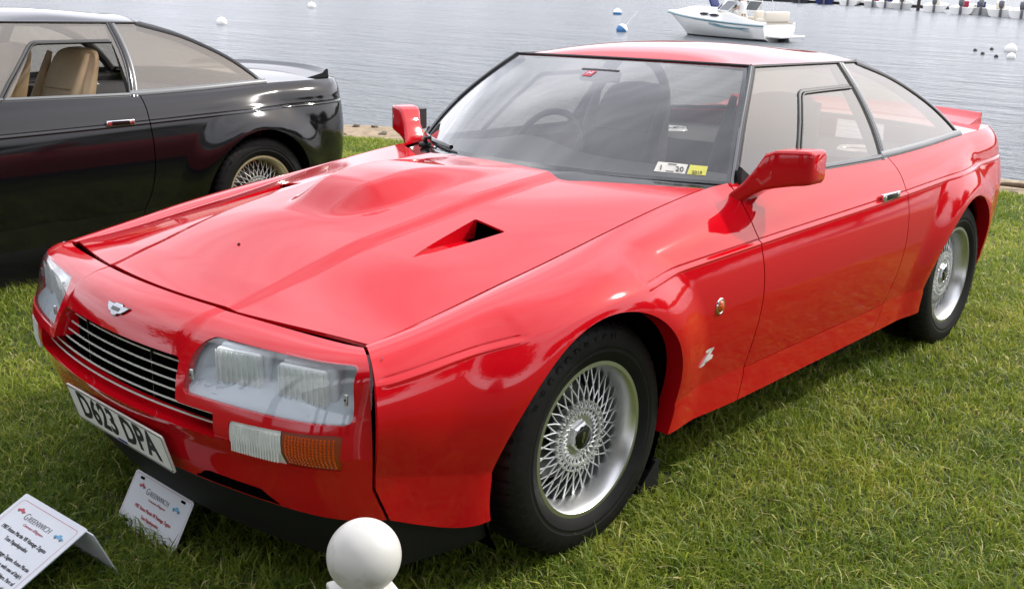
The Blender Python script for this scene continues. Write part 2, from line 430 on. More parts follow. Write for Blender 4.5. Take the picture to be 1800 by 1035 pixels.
# --- greenhouse
ROOFX = .560
def Gx(y, z):
    zb = K0z(np.minimum(y, 2.8))+.006; xb = K0x(np.minimum(y, 2.8))-.006
    s = (z-zb)/(1.259-zb)
    return xb-(xb-ROOFX)*s+.012*4*np.clip(s, 0, 1)*(1-np.clip(s, 0, 1))
A0 = np.array([.735,.872,.905]); A1 = np.array([.566,1.246,1.262])
def a_line_y(z): t = (z-A0[2])/(A1[2]-A0[2]); return A0[1]+(A1[1]-A0[1])*t-.040*np.sin(np.pi*np.clip(t, 0, 1))
c_line_y = pchip([.90,.945,1.0,1.07,1.135,1.2,1.259], [2.80,2.715,2.655,2.567,2.455,2.305,2.085])
def roof_front(x): return 1.205+.041*(x/.566)**2
def roof_rear(x): return 2.16-.07*(x/.56)**2
def roof_z(x, y):
    u = np.clip(np.abs(x)/ROOFX, 0, 1.05)
    ys = y-roof_front(x)
    cr = .006+.062*(1-np.exp(-np.clip(ys, 0, 3)/.13))-.026*smooth(.45, 1.0, ys)
    return 1.262+cr*(1-u**2.6)
def wind(u, v):
    """windscreen: u -1..1 across, v 0 bottom..1 top"""
    a = np.abs(u)
    ze = .905+(1.262-.905)*v; ye = a_line_y(ze); xe = Gx(ye, ze)+.002
    zc = .925+(1.266-.925)*v; yc = .565+(1.203-.565)*v
    o = .030*np.sin(np.pi*v)
    yc = yc-o*.7; zc = zc+o*.7
    return np.stack([xe*u, yc+(ye-yc)*a**2.3, zc+(ze-zc)*a**2.3], -1)
def rearg(u, v):
    """rear window: v 0 at the roof..1 at the deck"""
    z = 1.257-(1.257-.948)*v; y = c_line_y(z)
    xe = Gx(y, z)-.004
    cr = .052*(1-v)+.030*v+.02*np.sin(np.pi*v)
    ty = roof_rear(xe*u)-roof_rear(xe)
    return np.stack([xe*u, y+ty*(1-v)+.06*v*(1-u*u), z+cr*(1-u**2)-.006*(1-u*u)*(1-v)], -1)
def deck_z(x, y):
    w = np.clip((y-YE)/TL, 0, 1); k = (1-w**4)**(1/3.4)
    xe = K0x(np.minimum(y, YE))*k
    yy = np.where(y > YE, YE+(y-YE)*.6, y)
    u = np.clip(np.abs(x)/np.maximum(xe, 1e-3), 0, 1)
    return K0z(yy)+.030*(1-u**2)
# door shut lines, y as a function of z
shut_f = pchip([.20,.251,.335,.44,.57,.66,.75,.83,.88,.94], [.765,.778,.788,.797,.802,.797,.790,.806,.832,.858])
shut_r = pchip([.20,.251,.335,.447,.586,.68,.754,.834,.90,.95], [1.80,1.825,1.865,1.905,1.918,1.917,1.914,1.922,1.930,1.938])
# ---------------------------------------------------------------- the car
HL = [(.345,.555),(.777,.552),(.773,.683),(.366,.683),(.337,.646)]
def hl_sdf(x, z): return sdf_poly(np.abs(x), z, HL, .016)
def ind_sdf(x, z): return sdf_poly(np.abs(x), z, [(.495,.444),(.762,.447),(.768,.533),(.504,.526)], .008)
def grille_sdf(x, z):
    a = sdf_poly(np.abs(x), z, [(-.4,.49),(.338,.49),(.302,.628),(-.4,.628)], .014)
    b = sdf_poly(np.abs(x), z, [(-.4,.470),(.458,.470),(.455,.531),(-.4,.531)], .006)
    return np.minimum(a, b)
def nose_line(P):
    a = np.abs(P[:, 0]); return -.643-.58*np.maximum(a-.72, 0)+.45*np.maximum(.395-P[:, 2], 0)
def arch_flange(k):
    wy, wz, wr = WR[k]
    def f(P, Nn):
        r = np.hypot(P[:, 1]-wy, P[:, 2]-wz); m = (np.abs(r-wr) < .004)[:, None]
        return np.where(m, np.array([[-.055, 0, 0]]), -Nn*.010)
    return f
TS = np.unique(np.concatenate([np.linspace(0, .88, 12), np.linspace(.88, 1.05, 26), np.linspace(1.05, 2, 30), np.linspace(2, 3, 8)]))
def mirror_pod():
    b = MB(); rings = []
    # stations outwards: x, y, z, half depth, half height, shear
    for x, y, z, hy, hz, rr in ((.770,.868,.868,.072,.024,.012),(.800,.876,.896,.058,.032,.018),(.828,.885,.930,.048,.042,.016),(.855,.900,.962,.054,.058,.014),(.885,.915,.972,.056,.060,.014),(.935,.935,.978,.056,.056,.014),(.968,.950,.980,.055,.054,.014),(.980,.957,.980,.052,.051,.014),(.986,.960,.980,.044,.043,.012)):
        rings.append([(x+.06*(q-z+z)*0+.12*w*0, y+p, z+w) for p, w in rrect(hy, hz, rr, 5) for q in (0,)])
    return b.loft(rings)
def wheel(parent, loc, left=True):
    w = lathe([(.2225,.106),(.2235,.111),(.221,.1150),(.2075,.1150),(.2055,.1125),(.203,.109),(.199,.102),(.193,.084),(.1885,.064),(.186,.050),(.184,.012),(.184,-.10),(.205,-.112)], 128)
    rim = mesh_obj('wheel', *w, 'alloy_lip', parent); sharp(rim, 30)
    rim.location = loc; rim.rotation_euler = (0, 0, 0 if left else math.pi)
    # tyre: lathe with notched shoulder blocks
    n = 216; prof = [(.208,-.112),(.222,-.118),(.250,-.127),(.280,-.128),(.305,-.121),(.319,-.110),(.3265,-.094),(.328,-.060),(.3285,-.031),(.322,-.029),(.322,-.023),(.3288,-.021),(.3292,0),(.3288,.021),(.322,.023),(.322,.029),(.3285,.031),(.328,.060),(.3265,.094),(.319,.110),(.305,.121),(.280,.128),(.262,.1285),(.258,.1265),(.252,.1265),(.248,.1275),(.228,.121),(.222,.1165),(.214,.113),(.206,.108)]
    vs, fs = lathe(prof, n); m = len(prof); vs = np.array(vs)
    for i in range(n):
        if i % 4 == 0:
            for k in (6,7,17,18,19,4+1):
                q = vs[i*m+k]; d = .0065 if k not in (5,19) else .004
                rr = np.hypot(q[1], q[2]); vs[i*m+k, 1:] = q[1:]*(rr-d)/rr
    ty = mesh_obj('tyre', vs, fs, 'rubber', rim); sharp(ty, 28)
    b = MB()                                   # raised maker's name round the sidewall
    for a0, word in ((R(128), 'BFGOODRICH'), (R(308), 'BFGOODRICH')):
        for k, ch in enumerate(word):
            a = a0-k*R(7.6); er = Vector((0, math.cos(a), math.sin(a))); et = Vector((0, math.sin(a), -math.cos(a)))
            Mt = Matrix.Identity(4); o_ = er*.284+Vector((.1272,0,0))
            for i in range(3): Mt[i][0] = et[i]; Mt[i][1] = er[i]; Mt[i][2] = (1,0,0)[i]; Mt[i][3] = o_[i]
            q = text_mesh(ch, .032, 'rubber', None, Mt, 'letter', extrude=.0005)
            b.add([v_.co for v_ in q.data.vertices], [tuple(p_.vertices) for p_ in q.data.polygons]); bpy.data.objects.remove(q)
    b.build('sidewall_lettering', 'rubber', ty, False)['kind'] = 'stuff'
    # crossed-spoke face
    b = MB(); NS = 28
    for fam in (-1, 1):
        for k in range(NS):
            a0 = 2*math.pi*k/NS; a1 = a0+fam*R(25)
            p0 = np.array([.078+.001*fam, .058*math.cos(a0), .058*math.sin(a0)]); p3 = np.array([.049+.001*fam, .189*math.cos(a1), .189*math.sin(a1)])
            am = a0+fam*R(15); pm = np.array([.071+.001*fam, .118*math.cos(am), .118*math.sin(am)])
            b.tube([p0, (p0+pm)/2+[.002,0,0], pm, (pm+p3)/2+[.001,0,0], p3], [.0030,.0027,.0023,.0023,.0029], 6)
    for k in range(NS*2):
        for rr, xx in ((.080,.081),(.097,.078)):
            a = 2*math.pi*(k+.5*(rr > .09))/(NS*2); b.box((xx, rr*math.cos(a), rr*math.sin(a)), (.010,.006,.006), [[1,0,0],[0,math.cos(a),-math.sin(a)],[0,math.sin(a),math.cos(a)]])
    sp_ = b.build('spokes', 'alloy', rim); sp_['kind'] = 'stuff'
    mesh_obj('wheel_back', *lathe([(.0,-.02),(.10,-.02),(.174,-.04)], 48), 'black_trim', rim)
    mesh_obj('brake_disc', *lathe([(.07,-.004),(.07,.004),(.142,.004),(.142,-.008)], 64), 'steel_dark', rim)
    v, f = lathe([(.0,.074),(.066,.074),(.072,.068),(.072,.03)], 48); sharp(mesh_obj('hub', v, f, 'silver', rim), 30)
    b = MB(); hexa = [(.043*math.cos(R(60*k)), .043*math.sin(R(60*k))) for k in range(6)]
    b.loft([[(.063, y*1.12, z*1.12) for y, z in hexa], [(.075, y*1.12, z*1.12) for y, z in hexa], [(.077, y, z) for y, z in hexa], [(.085, y, z) for y, z in hexa], [(.088, y*.94, z*.94) for y, z in hexa], [(.090, y*.84, z*.84) for y, z in hexa], [(.088, y*.80, z*.80) for y, z in hexa]])
    b.build('wheel_nut', 'silver', rim, False)
    v, f = lathe([(.0,.0905),(.032,.0905),(.035,.0875)], 32); mesh_obj('centre_cap', v, f, 'black_gloss', rim)
    b = MB()                                   # slanted winged mark
    for q, L in ((-.006,.018),(0,.030),(.006,.018)): b.box((.0911, q*.7, q*.5), (.0012, .004, L), [[1,0,0],[0,math.cos(.5),math.sin(.5)],[0,-math.sin(.5),math.cos(.5)]])
    b.build('cap_emblem', 'chrome', rim, False)
    return rim
def copy_tree(o, parent=None):
    c = o.copy(); COL.objects.link(c)
    if parent is not None: c.parent = parent
    for ch in list(o.children): copy_tree(ch, c)
    return c
def glass_n(P):
    return P
def build_car(root, paint):
    C = root
    def both(name, pv, m, side_l=True):
        a = put(name, pv, m, C); b = put(name, pv, m, C, True); return a, b
    # ---- front wings
    wing = patch(side, lin(-.80,.86,.0135), TS, (
        lambda P, u, v: P[:, 1]-nose_line(P)-.0045,
        lambda P, u, v: np.hypot(P[:, 1]-WR[0][0], P[:, 2]-WR[0][1])-WR[0][2],
        lambda P, u, v: shut_f(P[:, 2])-.003-P[:, 1]), arch_flange(0), flip=True)
    wl, wr_ = both('front_wing', wing, paint)
    # ---- doors
    door = patch(side, lin(.70,2.03,.0135), np.append(TS[TS < 1.99], 1.994), (
        lambda P, u, v: P[:, 1]-shut_f(P[:, 2])-.003,
        lambda P, u, v: shut_r(P[:, 2])-.003-P[:, 1]), .010, flip=True)
    dl, dr = both('door', door, paint)
    sill = patch(side, lin(.68,2.0,.02), np.linspace(2, 3, 9), (
        lambda P, u, v: P[:, 1]-shut_f(P[:, 2])-.002,
        lambda P, u, v: shut_r(P[:, 2])-.002-P[:, 1]), .010, flip=True)
    both('sill', sill, paint)
    ws = 1-(1-np.linspace(0, 1, 46))**2.4
    rq = patch(side, np.concatenate([lin(1.78, YE-.0135, .0135), YE+TL*.9995*ws]), TS, (
        lambda P, u, v: P[:, 1]-shut_r(P[:, 2])-.003,
        lambda P, u, v: np.hypot(P[:, 1]-WR[1][0], P[:, 2]-WR[1][1])-WR[1][2]), arch_flange(1), flip=True)
    both('rear_quarter', rq, paint)
    # ---- bonnet
    def bon(x, v):
        yf = bonnet_front(x)+.012; y = yf+(bonnet_rear(x)-yf)*v
        return np.stack([x, y, bonnet_z(x, y)], -1)
    def bfl(P, Nn):
        d = np.full(len(P), .010); s = np.abs(scoop_sdf(P[:, 0], P[:, 1])) < .003
        d = np.where(s, np.where(P[:, 1] > .013, .006, .075), d); return -Nn*d[:, None]
    bn = put('bonnet', patch(bon, lin(-.7165,.7165,.011), np.linspace(0, 1, 112), (lambda P, u, v: scoop_sdf(P[:, 0], P[:, 1]),), bfl), paint, C)
    for sx in (1, -1):
        def fl(u, v):
            t = np.clip((v+.281)/.296, 0, 1.2); return np.stack([u*sx, v, bonnet_z(u, v)-.0015-.058*t**1.3], -1)
        put('scoop_floor', patch(fl, lin(.40,.545,.012), lin(-.281,-.03,.012), (lambda P, u, v: .004-scoop_sdf(P[:, 0], np.minimum(P[:, 1], .0)),), None, sx < 0), paint, bn)
        put('scoop_duct', patch(fl, lin(.40,.545,.012), lin(-.03,.05,.012), (), None, sx < 0), 'void', bn)
        b = MB(); b.box((.473*sx, .045, .775), (.15, .01, .09)); b.build('scoop_back', 'void', bn)
    b = MB(); b.tube([(-.001,-.50,bonnet_z(0,-.5)+.0005),(.001,-.50,bonnet_z(0,-.5)+.0005)], .005, 8); b.build('washer_jet', 'black_gloss', bn)
    # ---- nose
    def nfl(P, Nn):
        g = np.abs(grille_sdf(P[:, 0], P[:, 2])) < .004; h = np.abs(hl_sdf(P[:, 0], P[:, 2])) < .004; i = np.abs(ind_sdf(P[:, 0], P[:, 2])) < .004
        o = -Nn*.012
        upm = (P[:, 2] > .535) | (P[:, 2] < .6)
        gx = np.where((np.abs(P[:, 0]) > .295) & (P[:, 2] > .533), -.022*np.sign(P[:, 0]), 0)
        o[g] = np.stack([gx, np.full(len(P), .065), np.where(P[:, 2] > .6, -.012, 0)], -1)[g]
        o[h] = np.array([0, .020, 0]); o[i] = np.array([0, .020, 0]); return o
    vs = np.unique(np.concatenate([np.linspace(0, 1, 64), np.linspace(.88, 1, 16)]))
    ns = put('nose', patch(nose, lin(-.83,.83,.0105), vs, (
        lambda P, u, v: np.where(np.abs(P[:, 0]) < .715, 1, nose_line(P)-.0045-P[:, 1]),
        lambda P, u, v: grille_sdf(P[:, 0], P[:, 2]), lambda P, u, v: hl_sdf(P[:, 0], P[:, 2]), lambda P, u, v: ind_sdf(P[:, 0], P[:, 2])), nfl), paint, C)
    # bumper shelf under the grille and the dark mouth behind the bars
    b = MB(); xs = np.linspace(-.456,.456,25)
    b.loft([[(x, nose_y(x,.47)+.004, .4695), (x, nose_y(x,.47)+.10, .4755), (x, nose_y(x,.47)+.10, .44), (x, nose_y(x,.47)+.02, .44)] for x in xs]); b.build('bumper_shelf', paint, ns)
    b = MB()
    for x0, x1, z0, z1 in ((-.31,.31,.52,.635), (-.47,.47,.465,.535)):
        xs = np.linspace(x0, x1, 21); b.loft([[(x, nose_y(x,.55)+.062, z0), (x, nose_y(x,.55)+.062, z1), (x, nose_y(x,.55)+.15, z1), (x, nose_y(x,.55)+.15, z0)] for x in xs])
    b.build('grille_mouth', 'void', ns)
    for z, hw in ((.606,.275),(.584,.285),(.5625,.294),(.541,.302),(.517,.452),(.4945,.452)):
        xs = np.linspace(-hw, hw, 41); pts = np.stack([xs, nose_y(xs, z)+.030, np.full(41, z)], -1)
        MB().loft([[(p[0], p[1]-.004, p[2]-.0018), (p[0], p[1]-.004, p[2]+.0018), (p[0], p[1]-.001, p[2]+.0018), (p[0], p[1]-.001, p[2]-.0018)] for p in pts]).build('grille_bar', 'bar_bright', ns, ang=30)
    for x in (-.17,.17):
        MB().box((x, nose_y(x,.56)+.045, .555), (.003,.012,.13)).build('grille_upright', 'black_gloss', ns)
    # ---- lamps
    for sx in (1, -1):
        def lens(u, v):
            x = u*sx; z = v; return np.stack([x, nose_y(x, z)+.004, z], -1)
        tr = (lambda P, u, v: .003-hl_sdf(P[:, 0], P[:, 2]),)
        hd = put('headlight', patch(lens, lin(.326,.789,.011), lin(.544,.694,.009), tr, None, sx < 0), 'lens_clear', C)
        def house(u, v):
            x = u*sx; e = np.minimum(smooth(.325,.385,u), 1-smooth(.77,.79,u)*1)
            d = .012+.060*np.clip((v-.556)/.050, 0, 1)*(.25+.75*e)
            return np.stack([x, np.maximum(nose_y(x, .56+.2*(v-.56))+d+.02*smooth(.6,.7,v), nose_y(x, v)+.022*smooth(.560,.58,v)+.006), v], -1)
        put('lamp_housing', patch(house, lin(.328,.787,.011), lin(.545,.693,.006), (), None, sx < 0), 'lamp_housing', hd)
        for xc, zc, w, h in ((.462,.622,.138,.100),(.642,.617,.138,.100)):
            yc = nose_y(xc*sx, .60)+.052; ang = -.30*sx
            rot = np.array(Matrix.Rotation(-ang, 3, 'Z'))
            o = MB().rbox((xc*sx, yc+.032, zc), (w+.010, .06, h+.010), .012, rot).build('lamp_bezel', 'card', hd)
            MB().rbox((xc*sx, yc+.004-.006, zc), (w-.006, .02, h-.006), .009, rot).build('lamp_lens', 'lens_white', hd)
            b = MB()
            for k in range(9):
                q = np.array([(-.44+.11*k)*w, -.0165, 0]) @ rot.T; b.box(np.array([xc*sx, yc, zc])+q, (.0025,.003,h*.86), rot)
            b.build('lens_ribs', 'lens_white', hd)['kind'] = 'stuff'
        for xx, zz in ((.362,.600),(.764,.612)):
            b = MB(); b.rbox((xx*sx, nose_y(xx*sx, zz)-.001, zz), (.010,.006,.026), .002); cp = b.build('lens_clip', 'silver', hd)
            b = MB(); b.tube([(xx*sx, nose_y(xx*sx, zz)-.003, zz),(xx*sx, nose_y(xx*sx, zz)-.0055, zz)], .0028, 8); b.build('clip_screw', 'black_trim', hd)
        # front indicator: clear half with ribs, amber half with a prism grid
        def il(u, v): x = u*sx; return np.stack([x, nose_y(x, v)+.004, v], -1)
        i1 = put('sidelight_lens', patch(il, lin(.488,.642,.008), lin(.438,.540,.008), (lambda P, u, v: .002-ind_sdf(P[:, 0], P[:, 2]),), None, sx < 0), 'lens_white', C)
        i2 = put('indicator_lens', patch(il, lin(.644,.774,.008), lin(.438,.540,.008), (lambda P, u, v: .002-ind_sdf(P[:, 0], P[:, 2]),), None, sx < 0), 'amber_dark', C)
        b = MB()
        for k in range(18):
            x = .508+.0074*k; b.box((x*sx, nose_y(x*sx,.485)+.0035, .4855), (.0032,.004,.066))
        b.build('lens_ribs', 'lens_white', i1)['kind'] = 'stuff'
        b = MB()
        for k in range(14):
            for q in range(10):
                x = .655+.0074*k; z = .456+.0070*q; b.box((x*sx, nose_y(x*sx, z)+.0035, z), (.0052,.0035,.0048))
        b.build('lens_prisms', 'amber', i2)['kind'] = 'stuff'
        b = MB(); b.box((.615*sx, nose_y(.615*sx,.48)+.040, .485), (.25,.02,.085), np.array(Matrix.Rotation(.36*sx, 3, 'Z'))); b.build('lamp_back', 'black_trim', i1)
    # ---- chin: black air dam under the nose and wing fronts
    xs = np.linspace(-.765,.765,61); rings = []
    for x in xs:
        yn = nose_y(x, .33); rings.append([(x*.995, yn+.010, .345), (x*.985, yn+.022, .30), (x*.97, yn+.050, .24), (x*.955, yn+.095, .155), (x*.95, yn+.125, .150), (x*.95, yn+.16, .30)])
    MB().loft(rings).build('air_dam', 'black_plastic', C)
    for sx in (1, -1):
        ys = np.linspace(-.665,-.36,13); e = [side(np.array([y]), np.array([3.]))[0] for y in ys]
        MB().loft([[(sx*(p[0]-.014), p[1], p[2]+.004), (sx*(p[0]-.020), p[1], p[2]-.05), (sx*(p[0]-.035), p[1], .155), (sx*(p[0]-.10), p[1], .155), (sx*(p[0]-.09), p[1], p[2]+.02)] for p in e]).build('chin_side', 'black_plastic', C)
    b = MB(); xs = np.linspace(.30,.575,14)
    b.loft([[(x, nose_y(x, zt)-.0012, zt), (x, nose_y(x,.3135)-.0012, .3135), (x, nose_y(x,.3135)+.01, .3135), (x, nose_y(x, zt)+.01, zt)] for x in xs for zt in (.3165+.030*bumpf(x,.30,.36,.53,.575),)])
    b.build('chin_slot', 'void', ns)
    # ---- number plate
    pc = Vector((0, -.8865, .368)); tilt = math.atan2(.029,.105)
    M = Matrix.Translation(pc) @ Matrix.Rotation(R(90)+tilt, 4, 'X')
    b = MB(); b.loft([[(x, z, y) for x, z in rrect(.260,.0555,.008,4)] for y in (-.001, .004)]); pl = b.build('number_plate', 'plate_white', C); pl.data.transform(M)
    b = MB(); o1 = rrect(.2575,.053,.007,4); o2 = rrect(.2545,.050,.006,4)
    for k in range(len(o1)):
        a, c, d, e = o1[k], o1[(k+1) % len(o1)], o2[(k+1) % len(o2)], o2[k]; b.add([(a[0],a[1],.0045),(c[0],c[1],.0045),(d[0],d[1],.0045),(e[0],e[1],.0045)], [(0,1,2,3)])
    o = b.build('plate_border', 'ink', pl, False); o.data.transform(M)
    text_mesh('D623 DPA', .112, 'ink', pl, M @ Matrix.Translation((0,.001,.0048)), 'plate_number', offset=.0032, xs=.80, spacing=1.07)['kind'] = 'stuff'
    b = MB()
    for k in range(5): b.box((-.02+.010*k, -.047, .0048), (.007,.006,.001))
    o = b.build('dealer_mark', 'ink_navy', pl, False); o.data.transform(M)
    # ---- winged badge on the nose
    wp = [(0,-.013),(.010,-.012),(.016,-.006),(.030,-.004),(.041,.004),(.052,.014),(.020,.013),(.012,.017),(-.012,.017),(-.020,.013),(-.052,.014),(-.041,.004),(-.030,-.004),(-.016,-.006),(-.010,-.012)]
    def on_nose(px, pz, off): z = .668+pz*.80; q = nose(np.array(px), v_of_z(np.array(z))); return (q[0], q[1]-off, q[2]+off*.7)
    b = MB(); b.loft([[on_nose(x*1.07, z*1.1, .001) for x, z in wp], [on_nose(x*1.07, z*1.1, .003) for x, z in wp]]); bd = b.build('badge', 'black_gloss', ns, False)
    b = MB(); b.loft([[on_nose(x, z, .002) for x, z in wp], [on_nose(x, z, .005) for x, z in wp]]); b.build('badge_wings', 'card', bd, False)
    b = MB(); b.loft([[on_nose(x*.019, .004+z*.0045, o) for x, z in ((-1,-1),(1,-1),(1,1),(-1,1))] for o in (.004,.0058)]); b.build('badge_bar', 'ink_grey', bd, False)
    # ---- roof and pillars
    def roof(x, v): yf = roof_front(x)+.003; y = yf+(roof_rear(x)-.004-yf)*v; return np.stack([x, y, roof_z(x, y)], -1)
    put('roof', patch(roof, np.unique(np.concatenate([lin(-.556,.556,.018), np.linspace(.5,.556,10), -np.linspace(.5,.556,10)])), np.unique(np.concatenate([np.linspace(0, 1, 46), np.linspace(0,.2,16)])), (), lambda P, Nn: np.array([[0,0,-.012]])*np.ones((len(P),1))), paint, C)
    def deck(u, v):
        y0 = rearg(u, np.ones_like(u))[:, 1]-.01; y = y0+(YE+TL*.999-y0)*v
        w = np.clip((y-YE)/TL, 0, 1); xe = K0x(np.minimum(y, YE))*(1-w**4)**(1/3.4)-.002
        x = xe*u; return np.stack([x, y, deck_z(x, y)], -1)
    put('tail_deck', patch(deck, np.linspace(-1, 1, 61), np.unique(np.concatenate([np.linspace(0,.8,24), 1-(1-np.linspace(.55,1,30))**1.0])), (), .008), paint, C)
    # ducktail spoiler
    rings = []
    for x in np.linspace(-.70,.70,41):
        bow = -.13*abs(x/.70)**2.4; y1 = 3.405+bow; y0 = y1-.20; zb = float(deck_z(np.array(x), np.array(min(y0, 3.4)))); zt = 1.000+.014*(1-(x/.70)**2)
        rings.append([(x, y0, zb-.006), (x, y0+.07, zb+.006), (x, y0+.12, zb+.016), (x, y0+.16, zb*.5+zt*.5), (x, y1-.014, zt-.004), (x, y1, zt), (x, y1+.006, zt-.004), (x, y1+.012, zb-.03), (x, y0+.05, zb-.04)])
    MB().loft(rings).build('ducktail_spoiler', paint, C)
    b = MB(); b.loft([[(x, 3.41-.22*x*x, .70), (x, 3.452-.22*x*x, .70), (x, 3.452-.22*x*x, .60), (x, 3.41-.22*x*x, .60)] for x in np.linspace(-.6,.6,17)]); b.build('tail_lamp', 'amber_dark', C)
    # ---- glass
    ww = patch(wind, np.linspace(-.995,.995,61), np.linspace(0, 1, 33)); wo = put('windscreen', ww, 'windscreen_glass', C)
    rg = patch(rearg, np.linspace(-1,1,41), np.linspace(.02, 1, 25), (), None, True); put('rear_window', rg, 'side_glass', C)
    def gs(y, z): return np.stack([Gx(y, z), y, z], -1)
    def b_line(z): return 1.888+(1.929-1.888)*(z-.907)/.345-.02*np.sin(np.pi*np.clip((z-.907)/.345,0,1))*-1
    zw = lambda P, u, v: P[:, 2]-K0z(np.minimum(P[:, 1], 2.8))-.004
    # the small dropping pane inside the door glass
    FR = [(1.240,.905),(1.345,1.06),(1.452,1.165),(1.478,1.176),(1.893,1.176),(1.889,.905)]
    def frame_sdf(P): return sdf_poly(P[:, 1], P[:, 2], [(1.235,.86),(1.888,.86),(1.898,1.168),(1.492,1.168)], .012)
    dtr = (lambda P, u, v: P[:, 1]-a_line_y(P[:, 2])-.004, lambda P, u, v: b_line(P[:, 2])-.006-P[:, 1], zw, lambda P, u, v: 1.2575-P[:, 2])
    dg = patch(gs, lin(.80,1.97,.02), lin(.895,1.2575,.015), dtr+(lambda P, u, v: frame_sdf(P),), None, True); both('door_glass', dg, 'side_glass')
    dp = patch(gs, lin(.80,1.97,.02), lin(.895,1.20,.015), dtr+(lambda P, u, v: -frame_sdf(P),), None, True)
    pane = both('drop_window', dp, 'side_glass')
    qg = patch(gs, lin(1.86,2.86,.02), lin(.895,1.2585,.012), (lambda P, u, v: P[:, 1]-b_line(P[:, 2])-.030, lambda P, u, v: c_line_y(P[:, 2])-.012-P[:, 1], zw), None, True); both('quarter_glass', qg, 'side_glass')
    # mouldings: (name, line as y/z lists, width, material)
    def gl(ys, zs, sx, o=0.):
        ys = np.array(ys); zs = np.array(zs); P = np.stack([Gx(ys, zs)+o, ys, zs], -1)
        e = 1e-3; a = np.stack([Gx(ys+e, zs)-Gx(ys, zs), 0*ys+e, 0*ys], -1); c = np.stack([Gx(ys, zs+e)-Gx(ys, zs), 0*ys, 0*ys+e], -1)
        n = np.cross(a, c); n /= np.linalg.norm(n, axis=1)[:, None]
        return P*[sx,1,1], n*[sx,1,1]
    z1 = np.linspace(.898,1.262,24); zB = np.linspace(.902,1.259,20); zC = np.linspace(.944,1.259,28); yb = np.linspace(.90,1.89,30); yq = np.linspace(1.885,2.735,26)
    fr = np.array([(1.232,.906),(1.30,.985),(1.38,1.068),(1.44,1.130),(1.462,1.152),(1.478,1.163),(1.498,1.169),(1.60,1.171),(1.75,1.173),(1.887,1.174)])
    for sx in (1, -1):
        for nm, (P, n), w, h, m in (('windscreen_pillar', gl(a_line_y(z1), z1, sx), .020,.006,'black_gloss'),
            ('centre_pillar', gl(b_line(zB)+.004, zB, sx), .026,.006,'black_gloss'), ('pillar_moulding', gl(b_line(zB)+.026, zB, sx, .001), .016,.004,'grey_trim'), ('pillar_brightwork', gl(b_line(zB)-.010, zB, sx, .001), .004,.006,'grey_trim'),
            ('quarter_pillar', gl(c_line_y(zC)-.004, zC, sx), .024,.006,'black_gloss'),
            ('waist_moulding', gl(yb, K0z(yb)+.006, sx), .016,.007,'grey_trim'), ('waist_seal', gl(yb, K0z(yb)-.004, sx, .001), .008,.004,'black_trim'),
            ('quarter_sill', gl(yq, K0z(yq)+.010, sx), .030,.008,'grey_trim'), ('gutter', gl(np.linspace(1.246,2.085,24), np.full(24,1.2615), sx), .012,.006,'black_gloss'),
            ('window_frame', gl(fr[:, 0], fr[:, 1], sx), .016,.006,'black_trim'), ('window_frame_seal', gl(fr[:, 0]+.008, fr[:, 1]-.008, sx, .001), .008,.008,'black_trim'), ('pillar_edge', gl(a_line_y(z1)-.012, z1, sx, .003), .004,.005,'grey_trim')):
            sweep_strip(P, n, w, h).build(nm, m, C)
    u = np.linspace(-1, 1, 41); tp = wind(u, 0*u+1); MB().tube(tp+[0,-.002,.002], .005, 6).build('windscreen_header', 'black_gloss', C)
    tp = rearg(u, 0*u+.02); MB().tube(tp, .007, 6).build('rear_window_header', 'black_gloss', C)
    tp = rearg(u, 0*u+1.); MB().tube(tp, .010, 6).build('rear_window_sill', 'black_gloss', C)
    # ---- scuttle and wipers
    us = np.linspace(-1, 1, 41); rings = []
    for q in us:
        p = wind(np.array(q), np.array(.03)); x = p[0]*.985; yb_ = bonnet_rear(x)-.03; zb = bonnet_z(x, bonnet_rear(x))-.018
        rings.append([(x, yb_, zb-.01), (x, yb_+.03, zb), (x, p[1]-.015, p[2]-.012), (x, p[1]+.03, p[2]-.008), (x, p[1]+.03, p[2]-.05), (x, yb_, zb-.06)])
    MB().loft(rings).build('scuttle', 'black_gloss', C)
    for (p0, u1, v1, u2, v2) in ((-.56, -.95, .055, -.40, .018),):
        b = MB(); P = [wind(np.array(a), np.array(c))+[0,-.010,.014] for a, c in zip(np.linspace(u1, u2, 12), np.linspace(v1, v2, 12))]
        b.tube(P, .009, 6); wb = b.build('wiper', 'black_gloss', C)
        b = MB(); mid = P[5]; piv = np.array([p0, float(wind(np.array(p0/.73), np.array(.0))[1])-.02, float(wind(np.array(p0/.73), np.array(0.))[2])+.004])
        b.tube([piv, piv*.5+mid*.5+[0,-.012,.016], mid+[0,-.004,.008]], [.011,.007,.005], 6); b.rbox(piv, (.04,.04,.022), .008); b.build('wiper_arm', 'black_trim', wb)
    # ---- mirrors, handles, badges
    for sx, dd, wg in ((1, dl, wl), (-1, dr, wr_)):
        b = mirror_pod(); b.v = [(x*sx, y, z) for x, y, z in b.v]
        if sx < 0: b.f = [f[::-1] for f in b.f]
        mp_ = b.build('door_mirror', paint, dd, ang=50)
        b = MB(); b.loft([[(sx*(x_), y_, z_) for x_, y_, z_ in ((.885,1.02,.935),(.970,1.025,.938),(.970,1.025,1.022),(.885,1.02,1.018))], [(sx*(x_), y_, z_) for x_, y_, z_ in ((.865,.935,.925),(.978,.950,.932),(.978,.950,1.028),(.865,.935,1.022))]]); b.build('mirror_shell_back', 'black_trim', mp_, False)
        b = MB(); b.loft([[(sx*x_, y_, z_) for x_, y_, z_ in ((.728,.885,.905),(.738,.90,.965),(.745,.955,.912))], [(sx*(x_+.025), y_, z_) for x_, y_, z_ in ((.735,.885,.903),(.725,.90,.958),(.752,.955,.91))]]); b.build('mirror_sail', 'black_trim', mp_, False)
        hp = np.array([.9025,1.752,.790])
